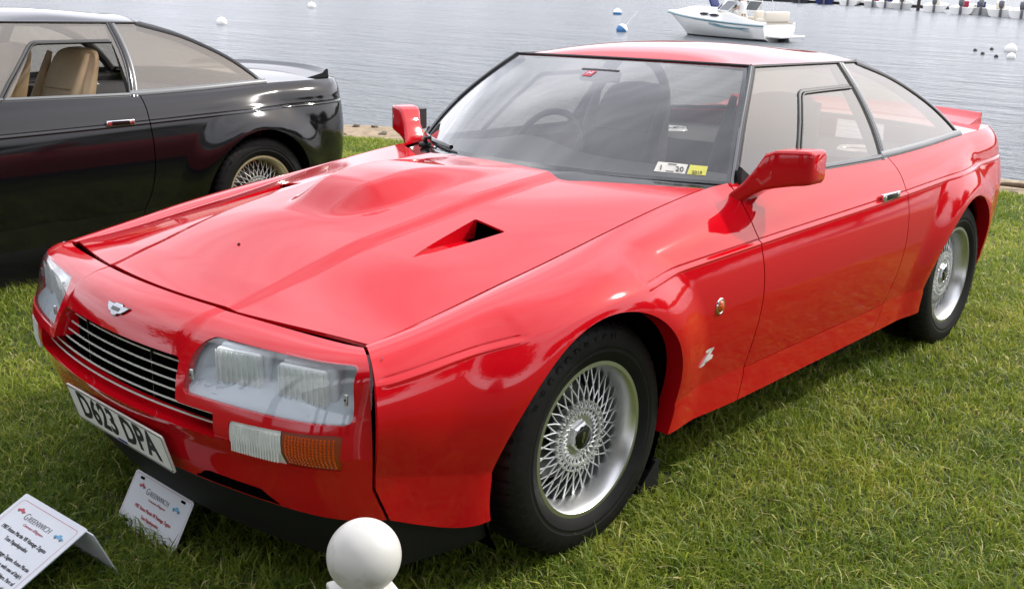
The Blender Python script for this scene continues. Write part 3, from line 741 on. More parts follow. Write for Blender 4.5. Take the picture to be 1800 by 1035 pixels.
        q = side(np.array([1.752]), np.array([1.0]))[0]; xo = q[0]
        b = MB(); b.rbox((sx*(xo+.001), 1.755, .762), (.010,.135,.050), .004); rc = b.build('handle_recess', paint, dd)
        b = MB(); b.rbox((sx*(xo+.0035), 1.757, .764), (.010,.112,.034), .004); b.build('recess_cup', 'void', dd)
        b = MB(); b.rbox((sx*(xo+.006), 1.752, .789), (.016,.150,.027), .004); hd_ = b.build('handle', 'chrome', dd)
        b = MB(); b.rbox((sx*(xo+.0125), 1.752, .789), (.006,.098,.022), .002); b.build('handle_pad', 'black_gloss', hd_)
        for yy in (1.694,1.810): b = MB(); b.tube([(sx*(xo+.010), yy, .788), (sx*(xo+.0155), yy, .788)], .007, 12); b.build('handle_lock', 'chrome', hd_)
        # side repeater and Z badge on the wing
        def sx_at(y, z):
            t = np.linspace(1, 2.4, 400); P = side(np.full(400, y), t); return P[np.argmin(abs(P[:, 2]-z)), 0]
        xr = sx_at(.543,.60); v, f = lathe([(0,.010),(.010,.009),(.015,.004),(.0155,0)], 20); v = [(sx*(a+xr), b_+.543, c_*1.25+.60) for a, b_, c_ in v]; rpt = mesh_obj('side_repeater', v, f if sx > 0 else [q_[::-1] for q_ in f], 'amber', wg)
        v, f = lathe([(.0155,0),(.0165,.004),(.020,.004),(.021,0)], 20); v = [(sx*(a+xr), b_+.543, c_*1.25+.60) for a, b_, c_ in v]; mesh_obj('repeater_ring', v, f if sx > 0 else [q_[::-1] for q_ in f], 'chrome', rpt)
        xz = sx_at(.515,.445)+.003; b = MB()
        for pts in (((-.018,.022),(.034,.030),(.030,.017),(-.004,.012)), ((.026,.028),(.040,.026),(-.014,-.030),(-.036,-.034)), ((-.012,-.016),(.032,-.004),(.028,-.016),(-.026,-.026))):
            b.loft([[(sx*(xz+o_), .515+p_, .447+q_*.85) for p_, q_ in pts] for o_ in (-.006,.001)])
        b.build('z_badge', 'bar_bright', wg, False)
    # ---- wheels, wells, floor
    w0 = wheel(C, (.757,0,.325)); w0.rotation_euler.x = .3
    for loc, rz in (((.765,2.61,.325),0), ((-.757,0,.325),math.pi), ((-.765,2.61,.325),math.pi)):
        c = copy_tree(w0, C); c.location = loc; c.rotation_euler = (.3+loc[1]*.4, 0, rz)
    for sx in (1, -1):
        for wy, wz, wr in WR:
            n = 28; a = np.linspace(-.55, math.pi+.55, n); rings = [[(sx*.855, wy+(wr+.012)*math.cos(t), wz+(wr+.012)*math.sin(t)), (sx*.55, wy+(wr+.012)*math.cos(t), wz+(wr+.012)*math.sin(t)), (sx*.50, wy+.02*math.cos(t), wz+.02*math.sin(t))] for t in a]
            MB().loft(rings, closed=False).build('wheel_well', 'void', C)
    b = MB(); b.box((0, 1.30, .225), (1.50, 3.4, .05)); b.box((0,-.30,.32), (1.0,.8,.2)); b.build('underbody', 'void', C)
    for ya in (0, 2.61): MB().tube([(-.75,ya,.30),(.75,ya,.30)], .03, 8).build('axle', 'void', C)
    return pane
def seat(C, x, m):
    """seat with bolstered back and headrest"""
    def pad(rings, nm, par=None):
        b = MB(); b.loft(rings); o = b.build(nm, m, par or C, ang=60)
        s = o.modifiers.new('s', 'SUBSURF'); s.levels = 1; s.render_levels = 2; return o
    rings = []
    for t in np.linspace(0, 1, 9):             # backrest from hip to headrest top, leaning back
        y = 1.62+.25*t; z = .47+.67*t
        w = .245-.02*math.sin(t*3)-(.085*max(0, t-.55)/.45)*1.0; d = .075-.02*t
        e = .9 if t in (0, 1) else 1
        rings.append([(x+a*e, y+c*e*d/.06*1.0, z+.0*c) for a, c in rrect(w, .06, .045, 4)])
    bk = pad(rings, 'seat_back')
    rings = []
    for t in np.linspace(0, 1, 6):
        y = 1.18+.50*t; e = .9 if t in (0, 1) else 1
        rings.append([(x+a*e, y, .42+c*e-.03*t) for a, c in rrect(.25, .075, .05, 4)])
    pad(rings, 'seat_cushion')
    for zz in (.62,.70,.78,.93):
        t = (zz-.47)/.67; y = 1.62+.25*t-.075+.02*t-.004
        MB().tube([(x-.16, y, zz), (x, y-.003, zz), (x+.16, y, zz)], .006, 6).build('seat_piping', m, bk)
    for sx in (-1, 1):
        MB().tube([(x+sx*.19, 1.62+.25*t-.072+.02*t, .47+.67*t) for t in np.linspace(.1,.95,10)], [.03,.036,.038,.038,.036,.034,.03,.026,.022,.015], 8).build('seat_bolster', m, bk, ang=60)
def interior(C, seat_m, lining):
    seat(C, .36, seat_m); seat(C, -.36, seat_m)
    b = MB(); us = np.linspace(-.97,.97,31); rings = []
    for u in us:
        p = wind(np.array(u), np.array(.04)); x = p[0]*.97; hump = .05*math.exp(-((x+.36)/.20)**2)
        rings.append([(x, p[1]+.02, .875), (x, p[1]+.03, .900), (x, 1.02, .905+hump*.6), (x, 1.12, .895+hump), (x, 1.15, .86+hump*.5), (x, 1.12, .62), (x, .9, .60)])
    MB().loft(rings).build('dashboard', 'dash', C)
    cy = np.array([-.36,1.22,.86]); rot = np.array(Matrix.Rotation(R(-22), 3, 'X'))
    v = []; ring = np.array([[.185*math.cos(t), 0, .185*math.sin(t)] for t in np.linspace(0, 2*math.pi, 41)]) @ rot.T + cy
    sw = MB().tube(ring, .014, 8, False).build('steering_wheel', 'black_trim', C)
    b = MB()
    for t in (R(10), R(170), R(270)): b.tube([cy, cy+np.array([.18*math.cos(t), 0, .18*math.sin(t)]) @ rot.T], .012, 6)
    b.tube([cy, cy+np.array([0,-.2,-.06])], .03, 8); b.build('wheel_spokes', 'black_trim', sw)
    b = MB()                                    # lining: floor, side cards, tunnel, bulkhead and shelf
    b.box((0, 1.55, .27), (1.5, 1.5, .03)); b.box((0, 1.35, .42), (.22, 1.0, .26)); b.box((0, 2.02, .60), (1.5, .05, .56)); b.box((0,.80,.55), (1.4,.03,.62))
    for sx in (1, -1):
        ys = np.linspace(.86,2.70,20); b.loft([[(sx*(K0x(y)-.012), y, K0z(y)-.004), (sx*(K0x(y)-.075), y, K0z(y)-.03), (sx*(K0x(y)-.055), y, .45), (sx*(K0x(y)-.03), y, .45)] for y in ys])
    b.build('cabin_lining', lining, C)
    b = MB(); ys = np.linspace(2.0,2.74,9); b.loft([[(-K0x(y)+.03, y, .875), (K0x(y)-.03, y, .875), (K0x(y)-.03, y, .85), (-K0x(y)+.03, y, .85)] for y in ys]); sh = b.build('parcel_shelf', lining, C)
    for sx in (1, -1):
        v, f = lathe([(.075,.0),(.085,.012),(.095,.0)], 28, 'z'); v = [(a+sx*.50, b_+2.34, c_+.875) for a, b_, c_ in v]; mesh_obj('speaker_ring', v, f, 'chrome', sh)
    def hl_(x, v): y = roof_front(x)+.02+(roof_rear(x)-.03-roof_front(x))*v; return np.stack([x, y, roof_z(x, y)-.022], -1)
    put('headliner', patch(hl_, np.linspace(-.55,.55,21), np.linspace(0,1,15), (), None, True), lining, C)
    for sx in (1, -1):
        z = np.linspace(.90,1.25,12); y = a_line_y(z)+.03
        MB().tube(np.stack([sx*(Gx(y, z)-.022), y, z], -1), .022, 8).build('inner_pillar', lining, C)
        y = 1.91+.04*(z-.9)/.35; MB().tube(np.stack([sx*(Gx(y, z)-.030), y, z], -1), .028, 8).build('inner_pillar', lining, C)
        zz = np.linspace(.95,1.245,14); y = c_line_y(zz)-.03; MB().tube(np.stack([sx*(Gx(y, zz)-.03), y, zz], -1), .026, 8).build('inner_pillar', lining, C)
    b = MB(); b.rbox((0,1.10,1.205), (.19,.025,.05), .015, np.array(Matrix.Rotation(R(-18),3,'X'))); im = b.build('interior_mirror', 'black_trim', C)
    MB().tube([(0,1.11,1.21),(0,1.13,1.228)], .008, 6).build('mirror_stalk', 'black_trim', im)
red = empty('sports_car'); tag(red, 'glossy red two-door coupe with bonnet bulge and bright lattice wheels on the lawn', 'car')
build_car(red, 'red_paint')
interior(red, 'seat_grey', 'cabin')
# registration stickers on the windscreen
def sticker(u0, u1, v0, v1, m, nm, off=.002):
    g = [wind(np.array(u), np.array(v))+np.array([0,-off*.7,off*.7]) for u, v in ((u0,v0),(u1,v0),(u1,v1),(u0,v1))]; return mesh_obj(nm, g, [(0,1,2,3)], m, red, False)
def wmat(u, v, du=.01):
    p = wind(np.array(u), np.array(v)); a = wind(np.array(u+du), np.array(v))-p; c = wind(np.array(u), np.array(v+du))-p
    a /= np.linalg.norm(a); n = np.cross(a, c); n /= np.linalg.norm(n); c = np.cross(n, a); p = p+n*.003
    return Matrix(((a[0],c[0],n[0],p[0]),(a[1],c[1],n[1],p[1]),(a[2],c[2],n[2],p[2]),(0,0,0,1)))
s1 = sticker(.715,.83,.055,.128,'sticker','inspection_sticker'); s2 = sticker(.838,.903,.055,.128,'sticker_yellow','registration_sticker')
text_mesh('1', .030, 'ink', s1, wmat(.735,.085), 'sticker_number'); text_mesh('20', .028, 'ink', s1, wmat(.805,.085), 'sticker_number')
text_mesh('2019', .017, 'ink', s2, wmat(.870,.072), 'sticker_year')
b = MB()
for du, dv, w, h in ((.772,.117,.055,.004),(.772,.064,.05,.003)):
    b.add([np.array(wmat(du, dv).to_translation())+wind(np.array(du+a), np.array(dv+c))-wind(np.array(du), np.array(dv)) for a, c in ((-w/2*.6,-h),(w/2*.6,-h),(w/2*.6,h),(-w/2*.6,h))], [(0,1,2,3)])
b.build('sticker_print', 'ink_grey', s1, False)
sp2 = sticker(-.075,-.005,.775,.835,'ink_red','windscreen_tag')
text_mesh('H', .034, 'card', sp2, wmat(-.038,.805), 'tag_mark')
# ---- the black car: the same coupe, its own paint, hide and lowered window
blk = empty('sports_car', (-3.222,-1.419,.075), .066); tag(blk, 'glossy black two-door coupe with tan leather seats parked beside the red one', 'car')
mat('gold_alloy', (.60,.55,.36), .38, .8)
SWAP = {'red_paint': 'black_paint', 'seat_grey': 'seat_tan', 'alloy_lip': 'gold_alloy'}
SKIP = ('number_plate', 'badge', 'inspection_sticker', 'registration_sticker', 'windscreen_tag', 'z_badge')
def recolour(o, parent):
    nm = o.name.split('.')[0]
    if nm in SKIP: return
    if nm == 'drop_window' and o.data.vertices[0].co.x > 0: return          # wound down on the near side
    c = o.copy(); COL.objects.link(c); c.parent = parent
    k = o.material_slots[0].material.name if o.material_slots else None
    if k in SWAP and SWAP[k] != k: c.material_slots[0].link = 'OBJECT'; c.material_slots[0].material = MATS[SWAP[k]]
    for ch in list(o.children): recolour(ch, c)
for ch in list(red.children): recolour(ch, blk)
LAWN = [red, blk]
# ---------------------------------------------------------------- lawn, beach, water
def pix_dir(u, v):
    d = fwd+rx*((u-900)/FPX)-ux*((v-517.5)/FPX); return TILT.to_3x3() @ d
CW = cam.matrix_world.translation
WATER_Z = CW.z-2.5
def on_water(u, v):
    d = pix_dir(u, v); return CW+d*((WATER_Z-CW.z)/d.z)
P0 = np.array([-6.4,4.95]); P1 = np.array([-.3,7.35]); DS = (P1-P0)/np.linalg.norm(P1-P0); NS_ = np.array([-DS[1], DS[0]])
def shore_s(x, y):
    a = (x-P0[0])*DS[0]+(y-P0[1])*DS[1]
    return (x-P0[0])*NS_[0]+(y-P0[1])*NS_[1]+.12*np.sin(a*1.3)+.07*np.sin(a*3.7+1)-.10*np.exp(-((a+.2)/.8)**2)
def lawn_h(x, y):
    s = shore_s(x, y)
    h = .075*smooth(-1.2,-2.5, x)*1.0 if False else .075*(1-smooth(-2.5,-1.2, x))
    h = h+.008*np.sin(x*2.1+y*.7)*np.sin(y*1.7-x*.4)
    return h-np.clip(s, 0, 1.75)*.034-.03*smooth(0,.12,s)-np.clip(s-1.75, 0, 3)*.75
def sheet(name, xs, ys, m, hf, keep=None):
    X, Y = np.meshgrid(xs, ys, indexing='ij'); Z = hf(X, Y); nv = len(ys)
    i, j = np.meshgrid(np.arange(len(xs)-1), np.arange(nv-1), indexing='ij'); a = (i*nv+j).ravel(); q = np.stack([a, a+nv, a+nv+1, a+1], -1)
    return mesh_obj(name, np.stack([X.ravel(), Y.ravel(), Z.ravel()], -1), q, m)
# soil under the grass, turning to sand down the beach
m = mat('ground', (.045,.050,.020), .95); t = m.node_tree; bs = t.nodes['Principled BSDF']; g = N(t, 'ShaderNodeTexCoord')
n1 = N(t, 'ShaderNodeTexNoise'); n1.inputs['Scale'].default_value = 2.2; n1.inputs['Detail'].default_value = 8
c1 = N(t, 'ShaderNodeMix', data_type='RGBA'); c1.inputs['A'].default_value = (.025,.040,.010,1); c1.inputs['B'].default_value = (.06,.065,.022,1)
t.links.new(g.outputs['Object'], n1.inputs['Vector']); t.links.new(n1.outputs['Fac'], c1.inputs['Factor'])
at = N(t, 'ShaderNodeAttribute', attribute_name='sand'); n2 = N(t, 'ShaderNodeTexNoise'); n2.inputs['Scale'].default_value = 7; n2.inputs['Detail'].default_value = 9; n2.inputs['Roughness'].default_value = .7
c2 = N(t, 'ShaderNodeValToRGB'); c2.color_ramp.elements[0].position = .3; c2.color_ramp.elements[0].color = (.10,.075,.045,1); c2.color_ramp.elements[1].position = .7; c2.color_ramp.elements[1].color = (.40,.30,.19,1)
t.links.new(g.outputs['Object'], n2.inputs['Vector']); t.links.new(n2.outputs['Fac'], c2.inputs[0])
c3 = N(t, 'ShaderNodeMix', data_type='RGBA'); t.links.new(at.outputs['Fac'], c3.inputs['Factor']); t.links.new(c1.outputs['Result'], c3.inputs['A']); t.links.new(c2.outputs[0], c3.inputs['B']); t.links.new(c3.outputs['Result'], bs.inputs['Base Color'])
bu = N(t, 'ShaderNodeBump'); bu.inputs['Strength'].default_value = .5; bu.inputs['Distance'].default_value = .03; t.links.new(n2.outputs['Fac'], bu.inputs['Height']); t.links.new(bu.outputs[0], bs.inputs['Normal'])
gx = np.unique(np.concatenate([-np.geomspace(12,400,14), np.arange(-12,6,.15), np.geomspace(6,400,16)])); gy = np.unique(np.concatenate([-np.geomspace(3,400,18), np.arange(-3,13,.15), np.geomspace(13,26,6)]))
lawn = sheet('lawn', gx, gy, 'ground', lawn_h); lawn['kind'] = 'structure'
co = np.zeros(len(lawn.data.vertices)*3); lawn.data.vertices.foreach_get('co', co); co = co.reshape(-1, 3)
sa = lawn.data.attributes.new('sand', 'FLOAT', 'POINT'); sa.data.foreach_set('value', smooth(-.08,.14, shore_s(co[:, 0], co[:, 1])))
LAWN.append(lawn)
# water
m = bpy.data.materials.new('water'); MATS['water'] = m; m.use_nodes = True; t = m.node_tree; bs = t.nodes['Principled BSDF']
bs.inputs['Base Color'].default_value = (.10,.115,.125,1); bs.inputs['Roughness'].default_value = .20; bs.inputs['IOR'].default_value = 1.33
g = N(t, 'ShaderNodeNewGeometry'); mp = N(t, 'ShaderNodeMapping'); mp.inputs['Rotation'].default_value = (0, 0, -YAW+.22); mp.inputs['Scale'].default_value = (.55, 1.5, 1)
t.links.new(g.outputs['Position'], mp.inputs['Vector'])
h = None
for sc, st, dt in ((.75, .8, 3), (3.1, .5, 4), (.10, 1.8, 3)):
    n1 = N(t, 'ShaderNodeTexNoise'); n1.inputs['Scale'].default_value = sc; n1.inputs['Detail'].default_value = dt; n1.inputs['Roughness'].default_value = .6
    t.links.new(mp.outputs[0], n1.inputs['Vector']); k = N(t, 'ShaderNodeMath', operation='MULTIPLY'); k.inputs[1].default_value = st; t.links.new(n1.outputs['Fac'], k.inputs[0])
    if h is None: h = k
    else: a = N(t, 'ShaderNodeMath', operation='ADD'); t.links.new(h.outputs[0], a.inputs[0]); t.links.new(k.outputs[0], a.inputs[1]); h = a
bu = N(t, 'ShaderNodeBump'); bu.inputs['Strength'].default_value = 1; bu.inputs['Distance'].default_value = .45
t.links.new(h.outputs[0], bu.inputs['Height']); t.links.new(bu.outputs[0], bs.inputs['Normal'])
wt = MB(); wt.add([(-2600,-2600,WATER_Z),(2600,-2600,WATER_Z),(2600,2600,WATER_Z),(-2600,2600,WATER_Z)], [(0,1,2,3)]); water = wt.build('water', 'water', None, False); water['kind'] = 'structure'
# ---------------------------------------------------------------- grass blades
m = bpy.data.materials.new('grass_blade'); MATS['grass_blade'] = m; m.use_nodes = True; t = m.node_tree; t.nodes.clear()
o = N(t, 'ShaderNodeOutputMaterial'); at = N(t, 'ShaderNodeAttribute', attribute_name='tone'); cr_ = N(t, 'ShaderNodeValToRGB')
for e, (p, c) in enumerate(((0, (.075,.138,.015)), (.45, (.20,.275,.03)), (.8, (.40,.43,.06)), (.93, (.54,.48,.16)), (1, (.66,.59,.34)))):
    el = cr_.color_ramp.elements[e] if e < 2 else cr_.color_ramp.elements.new(p)
    el.position = p; el.color = (*c, 1)
d1 = N(t, 'ShaderNodeBsdfPrincipled'); d1.inputs['Roughness'].default_value = .5; d1.inputs['Specular IOR Level'].default_value = .3
d2 = N(t, 'ShaderNodeBsdfTranslucent'); mx = N(t, 'ShaderNodeMixShader'); mx.inputs[0].default_value = .42
t.links.new(at.outputs['Fac'], cr_.inputs[0]); t.links.new(cr_.outputs[0], d1.inputs['Base Color']); t.links.new(cr_.outputs[0], d2.inputs['Color']); t.links.new(d1.outputs[0], mx.inputs[1]); t.links.new(d2.outputs[0], mx.inputs[2]); t.links.new(mx.outputs[0], o.inputs[0])
def lowf(x, y, s):
    return .5+.25*(np.sin(x*s+1.3*np.sin(y*s*.7+.4))+np.sin(y*s*1.13+1.1*np.sin(x*s*.83+2.)))
n = 2600000
dd = rng.uniform(1.35**.7, 12.5**.7, n)**(1/.7); an = rng.uniform(-.60,.58, n)+YAW
x = CAM.x-np.sin(an)*dd; y = CAM.y+np.cos(an)*dd
keep = rng.random(n) < .235
keep &= shore_s(x, y) < .06+.10*rng.random(n)
keep &= ~((np.abs(x) < .62) & (y > -.42) & (y < 3.2))
xb, yb = x+3.222, y+1.419; keep &= ~((np.abs(xb) < .62) & (yb > -.4) & (yb < 3.1))
gap = lowf(x*1.7+y+.35*np.sin(5*x-3*y), y*1.3-.3*np.sin(4*y+6*x), 17.)*lowf(y-4+.3*np.sin(7*x), x+2, 29.); keep &= ~((gap < .10) & (rng.random(len(x)) < .4))
x, y, dd = x[keep], y[keep], dd[keep]; n = len(x)
pat = lowf(x, y, 2.3)*.45+lowf(x, y, 7.1)*.3+lowf(x+9, y, 19.)*.25; pat = np.clip(.5+1.5*(pat-.5), 0, 1)
hgt = (.016+.032*rng.random(n)**1.5+.028*lowf(x+3, y-2, 5.3)*lowf(x, y+5, 13.))*np.where(rng.random(n) < .04, 1.7, 1); wid = (.0016+.0013*rng.random(n))*(1+.12*np.clip(dd-3, 0, 8))
tone = np.clip(.17+.56*pat+rng.normal(0,.16,n), 0,.9); dry = rng.random(n) < .09; tone[dry] = rng.uniform(.88,1, dry.sum())
straw = rng.random(n) < .022; tone[straw] = rng.uniform(.72,.98, straw.sum()); wid[straw] *= 1.15
az = rng.uniform(0, 2*np.pi, n); ln = hgt*rng.uniform(.2,1.5, n)**1.0; hgt[dry] *= .75; ln[straw] = rng.uniform(.05,.10, straw.sum()); hgt[straw] = rng.uniform(.030,.055, straw.sum())
ax = rng.uniform(0, 2*np.pi, n); bx, by = np.cos(ax)*wid, np.sin(ax)*wid
z0 = lawn_h(x, y)-.004; lx, ly = np.cos(az)*ln, np.sin(az)*ln
V = np.empty((n, 5, 3))
V[:, 0] = np.stack([x-bx, y-by, z0], -1); V[:, 1] = np.stack([x+bx, y+by, z0], -1)
V[:, 2] = np.stack([x+lx*.35+bx*.8, y+ly*.35+by*.8, z0+hgt*.62], -1); V[:, 3] = np.stack([x+lx*.35-bx*.8, y+ly*.35-by*.8, z0+hgt*.62], -1); V[:, 4] = np.stack([x+lx, y+ly, z0+hgt*np.clip(1.05-.25*(ln/hgt), .62, 1)], -1)
me = bpy.data.meshes.new('grass'); me.vertices.add(n*5); me.vertices.foreach_set('co', V.ravel())
base = np.arange(n)[:, None]*5; L = np.concatenate([base+[[0,1,2,3]], base+[[3,2,4]]], 1).ravel()
me.loops.add(n*7); me.loops.foreach_set('vertex_index', L.astype(np.int32)); me.polygons.add(n*2)
st = (np.arange(n)[:, None]*7+[[0,4]]).ravel(); me.polygons.foreach_set('loop_start', st.astype(np.int32))
me.update(calc_edges=True); a = me.attributes.new('tone', 'FLOAT', 'POINT'); a.data.foreach_set('value', np.repeat(tone, 5)); me.materials.append(MATS['grass_blade'])
grass = link(bpy.data.objects.new('grass', me)); tag(grass, 'short mown lawn grass with scattered dry blades', 'grass', kind='stuff'); LAWN.append(grass)
print('blades', n)
# clover heads in the grass
fl = rng.random(n) < .0011; q = np.where(fl & (dd > 5) & (x > -3))[0][:260]; b = MB()
for k in q:
    c = V[k, 4]; b.box(c, (.007,.007,.005))
mat('clover', (.75,.74,.68), .8); o = b.build('clover_flowers', 'clover', None, False); tag(o, 'tiny white clover heads dotted through the lawn', 'flowers', kind='stuff'); LAWN.append(o)
# ---------------------------------------------------------------- stones on the beach
mat('rock', (.20,.165,.12), .9, noise=((.10,.085,.065), 9, .35, .7), bump=(18, .6, .02)); mat('driftwood', (.16,.11,.07), .9, noise=((.08,.055,.035), 14, .35, .7))
def stone(seed):
    r = np.random.default_rng(seed); bm = bmesh.new(); bmesh.ops.create_icosphere(bm, subdivisions=2, radius=1); off = r.normal(size=(6, 3))
    for v in bm.verts:
        p = np.array(v.co); v.co = Vector(p*(1+.22*sum(math.sin(3*(p@o_)+k) for k, o_ in enumerate(off))/2.2)*[1,.75,.5])
    me = bpy.data.meshes.new('stone'); bm.to_mesh(me); bm.free(); me.materials.append(MATS['rock']); me.polygons.foreach_set('use_smooth', [True]*len(me.polygons)); return me
stones = [stone(k) for k in range(4)]
rs = np.random.default_rng(11)
for k in range(40):
    a = rs.uniform(-1.5, 9.5); s = rs.uniform(.02, 1.8); p = P0+DS*a+NS_*s; sz = rs.uniform(.03,.085)
    o = link(bpy.data.objects.new('beach_stone', stones[k % 4])); o.scale = (sz*rs.uniform(.8,1.7), sz, sz*rs.uniform(.7,1.1)); o.rotation_euler = (rs.uniform(-.2,.2), rs.uniform(-.2,.2), rs.uniform(0, 6.28))
    o.location = (p[0], p[1], float(lawn_h(p[0], p[1]))+sz*.12); tag(o, ('small' if sz < .055 else 'larger')+' rough brown stone '+('at the grassy edge of' if s < .6 else 'on the middle of' if s < 1.2 else 'on the water side of')+' the sandy shore strip', 'stone', 'stones along the shore'); LAWN.append(o)
dr = MB(); q0 = P0+DS*6.45+NS_*.75; pts = [(q0[0]+DS[0]*t*1.1, q0[1]+DS[1]*t*1.1, float(lawn_h(q0[0]+DS[0]*t, q0[1]+DS[1]*t))+.03+.012*math.sin(9*t)) for t in np.linspace(0, 1, 9)]
dw = dr.tube(pts, [.012,.02,.025,.022,.026,.022,.02,.015,.008], 8).build('driftwood_log', 'driftwood'); tag(dw, 'dark driftwood log lying across the sandy shore', 'driftwood'); LAWN.append(dw)
# ---------------------------------------------------------------- show cards, post, wheel chock
def card_matrix(o, ex, ey):
    ex = Vector(ex).normalized(); ey = Vector(ey); n_ = ex.cross(ey).normalized(); ey = n_.cross(ex); M = Matrix.Identity(4)
    for i in range(3): M[i][0] = ex[i]; M[i][1] = ey[i]; M[i][2] = n_[i]; M[i][3] = o[i]
    return M
def outline(parent, M, hx, hy, r, w, z, mname, nm):
    b = MB(); o1 = rrect(hx, hy, r); o2 = rrect(hx-w, hy-w, max(r-w, .001))
    for k in range(len(o1)):
        a, c, d, e = o1[k], o1[(k+1) % len(o1)], o2[(k+1) % len(o2)], o2[k]; b.add([(a[0],a[1],z),(c[0],c[1],z),(d[0],d[1],z),(e[0],e[1],z)], [(0,1,2,3)])
    o = b.build(nm, mname, parent, False); o.data.transform(M); return o
def little_car(parent, M, x, y, s, m1, nm):
    b = MB(); prof = [(-1,-.10),(-1,.12),(-.78,.22),(-.40,.26),(-.18,.50),(.22,.50),(.42,.24),(.85,.18),(1,.06),(1,-.10)]
    b.loft([[(x+p*s, y+q*s, z) for p, q in prof] for z in (.0004,.0009)]); o = b.build(nm, m1, parent, False); o.data.transform(M)
    for px in (-.55,.58):
        b = MB(); b.loft([[(x+(px+.2*math.cos(t))*s, y+(-.10+.2*math.sin(t))*s, z) for t in np.linspace(0, 6.283, 13)[:-1]] for z in (.0006,.0011)]); w_ = b.build('print_wheel', 'ink_grey', o, False); w_.data.transform(M)
def heading(parent, M, yt, s):
    text_mesh('G', .030*s, 'ink_grey', parent, M @ Matrix.Translation((-.064*s, yt, .0008)), 'print_heading', xs=.85, offset=-.0004); text_mesh('REENWICH', .0225*s, 'ink_grey', parent, M @ Matrix.Translation((.003*s, yt-.0015, .0008)), 'print_heading', xs=.95, offset=-.0004)
    text_mesh("Concours d'Elegance", .0115*s, 'ink_red', parent, M @ Matrix.Translation((0, yt-.020*s, .0008)), 'print_script', shear=.4, offset=-.0002)
    little_car(parent, M, -.102*s, yt+.006*s, .018*s, 'ink_red', 'print_red_car'); little_car(parent, M, .100*s, yt-.004*s, .021*s, 'ink_blue', 'print_blue_car')
# plaque leaning under the nose
A_ = Vector((-.232,-.829,.004)); B_ = Vector((.072,-.824,.004)); Tm = Vector((-.178,-.752,.136))
M = card_matrix((A_+B_)/2+(Tm-A_)/2+Vector((.0,0,0)), B_-A_, Tm-A_-(B_-A_)*.18)
M = Matrix.Translation((A_+B_)/2) @ Matrix.Translation((.042,.036,.066)) @ M.to_3x3().to_4x4()
b = MB(); b.loft([[(p, q, z) for p, q in rrect(.1525,.0765,.010)] for z in (-.0012,0)]); pq = b.build('show_plaque', 'card'); pq.data.transform(M); tag(pq, 'white metal plaque with four black slots leaning under the red nose', 'plaque')
outline(pq, M, .147,.071,.008,.0009,.0005,'ink_red','plaque_border')
for sx in (-1, 1):
    for sy in (-1, 1):
        b = MB(); b.loft([[(sx*.108+p, sy*.062+q, z) for p, q in rrect(.011,.0035,.0033)] for z in (.0003,.0012)]); o = b.build('mounting_slot', 'void', pq, False); o.data.transform(M)
heading(pq, M, .036, .92); text_mesh('1987 Aston Martin V8 Vantage Zagato', .0150, 'ink_red', pq, M @ Matrix.Translation((0,-.012,.0008)), 'print_line', xs=.82); text_mesh('Tom Papadopoulos', .0145, 'ink_red', pq, M @ Matrix.Translation((0,-.033,.0008)), 'print_line', xs=.82)
LAWN.append(pq)
# folded tent card
rR = Vector((.118,-1.028,.150)); rL = Vector((-.189,-1.053,.150)); exr = (rR-rL).normalized(); dwn = Vector((-.045,-.335,-.148))
tc_ = empty('tent_card', ((rR+rL)/2)-Vector((0,0,.15))); tag(tc_, 'white folded tent card with a red-ruled printed page standing in the grass', 'sign')
M = Matrix.Translation(-tc_.location) @ card_matrix((rL+rR)/2+dwn/2, exr, -dwn); wl_ = (rR-rL).length/2; hl2 = dwn.length/2
b = MB(); b.loft([[(p, q, z) for p, q in rrect(wl_, hl2, .006)] for z in (-.003,0)]); fp = b.build('front_panel', 'card', tc_); fp.data.transform(M)
bd_ = Vector((-.012,.062,-.150)); M2 = Matrix.Translation(-tc_.location) @ card_matrix((rL+rR)/2+bd_/2, -exr, -bd_)
b = MB(); b.loft([[(p, q, z) for p, q in rrect(wl_, bd_.length/2, .004)] for z in (-.003,0)]); o = b.build('back_panel', 'card', tc_); o.data.transform(M2)
outline(fp, M, wl_-.016, hl2-.016, .012, .0013, .0005, 'ink_red', 'page_border')
heading(fp, M, hl2-.052, 1.0); text_mesh('1987 Aston Martin V8 Vantage Zagato', .0165, 'ink', fp, M @ Matrix.Translation((0, hl2-.100,.0008)), 'print_line', xs=.86); text_mesh('Tom Papadopoulos', .0165, 'ink', fp, M @ Matrix.Translation((0, hl2-.122,.0008)), 'print_line', xs=.86)
for k, s in enumerate(("V8 Vantage Zagato. Aston Martin", "collaboration with one of Italy's", "coachbuilders. Part of", "and weight, which", "wheelbase")):
    text_mesh(s, .0155, 'ink', fp, M @ Matrix.Translation((wl_-.030, hl2-.158-.022*k,.0008)), 'print_line', align='RIGHT', xs=.86)
LAWN.append(tc_)
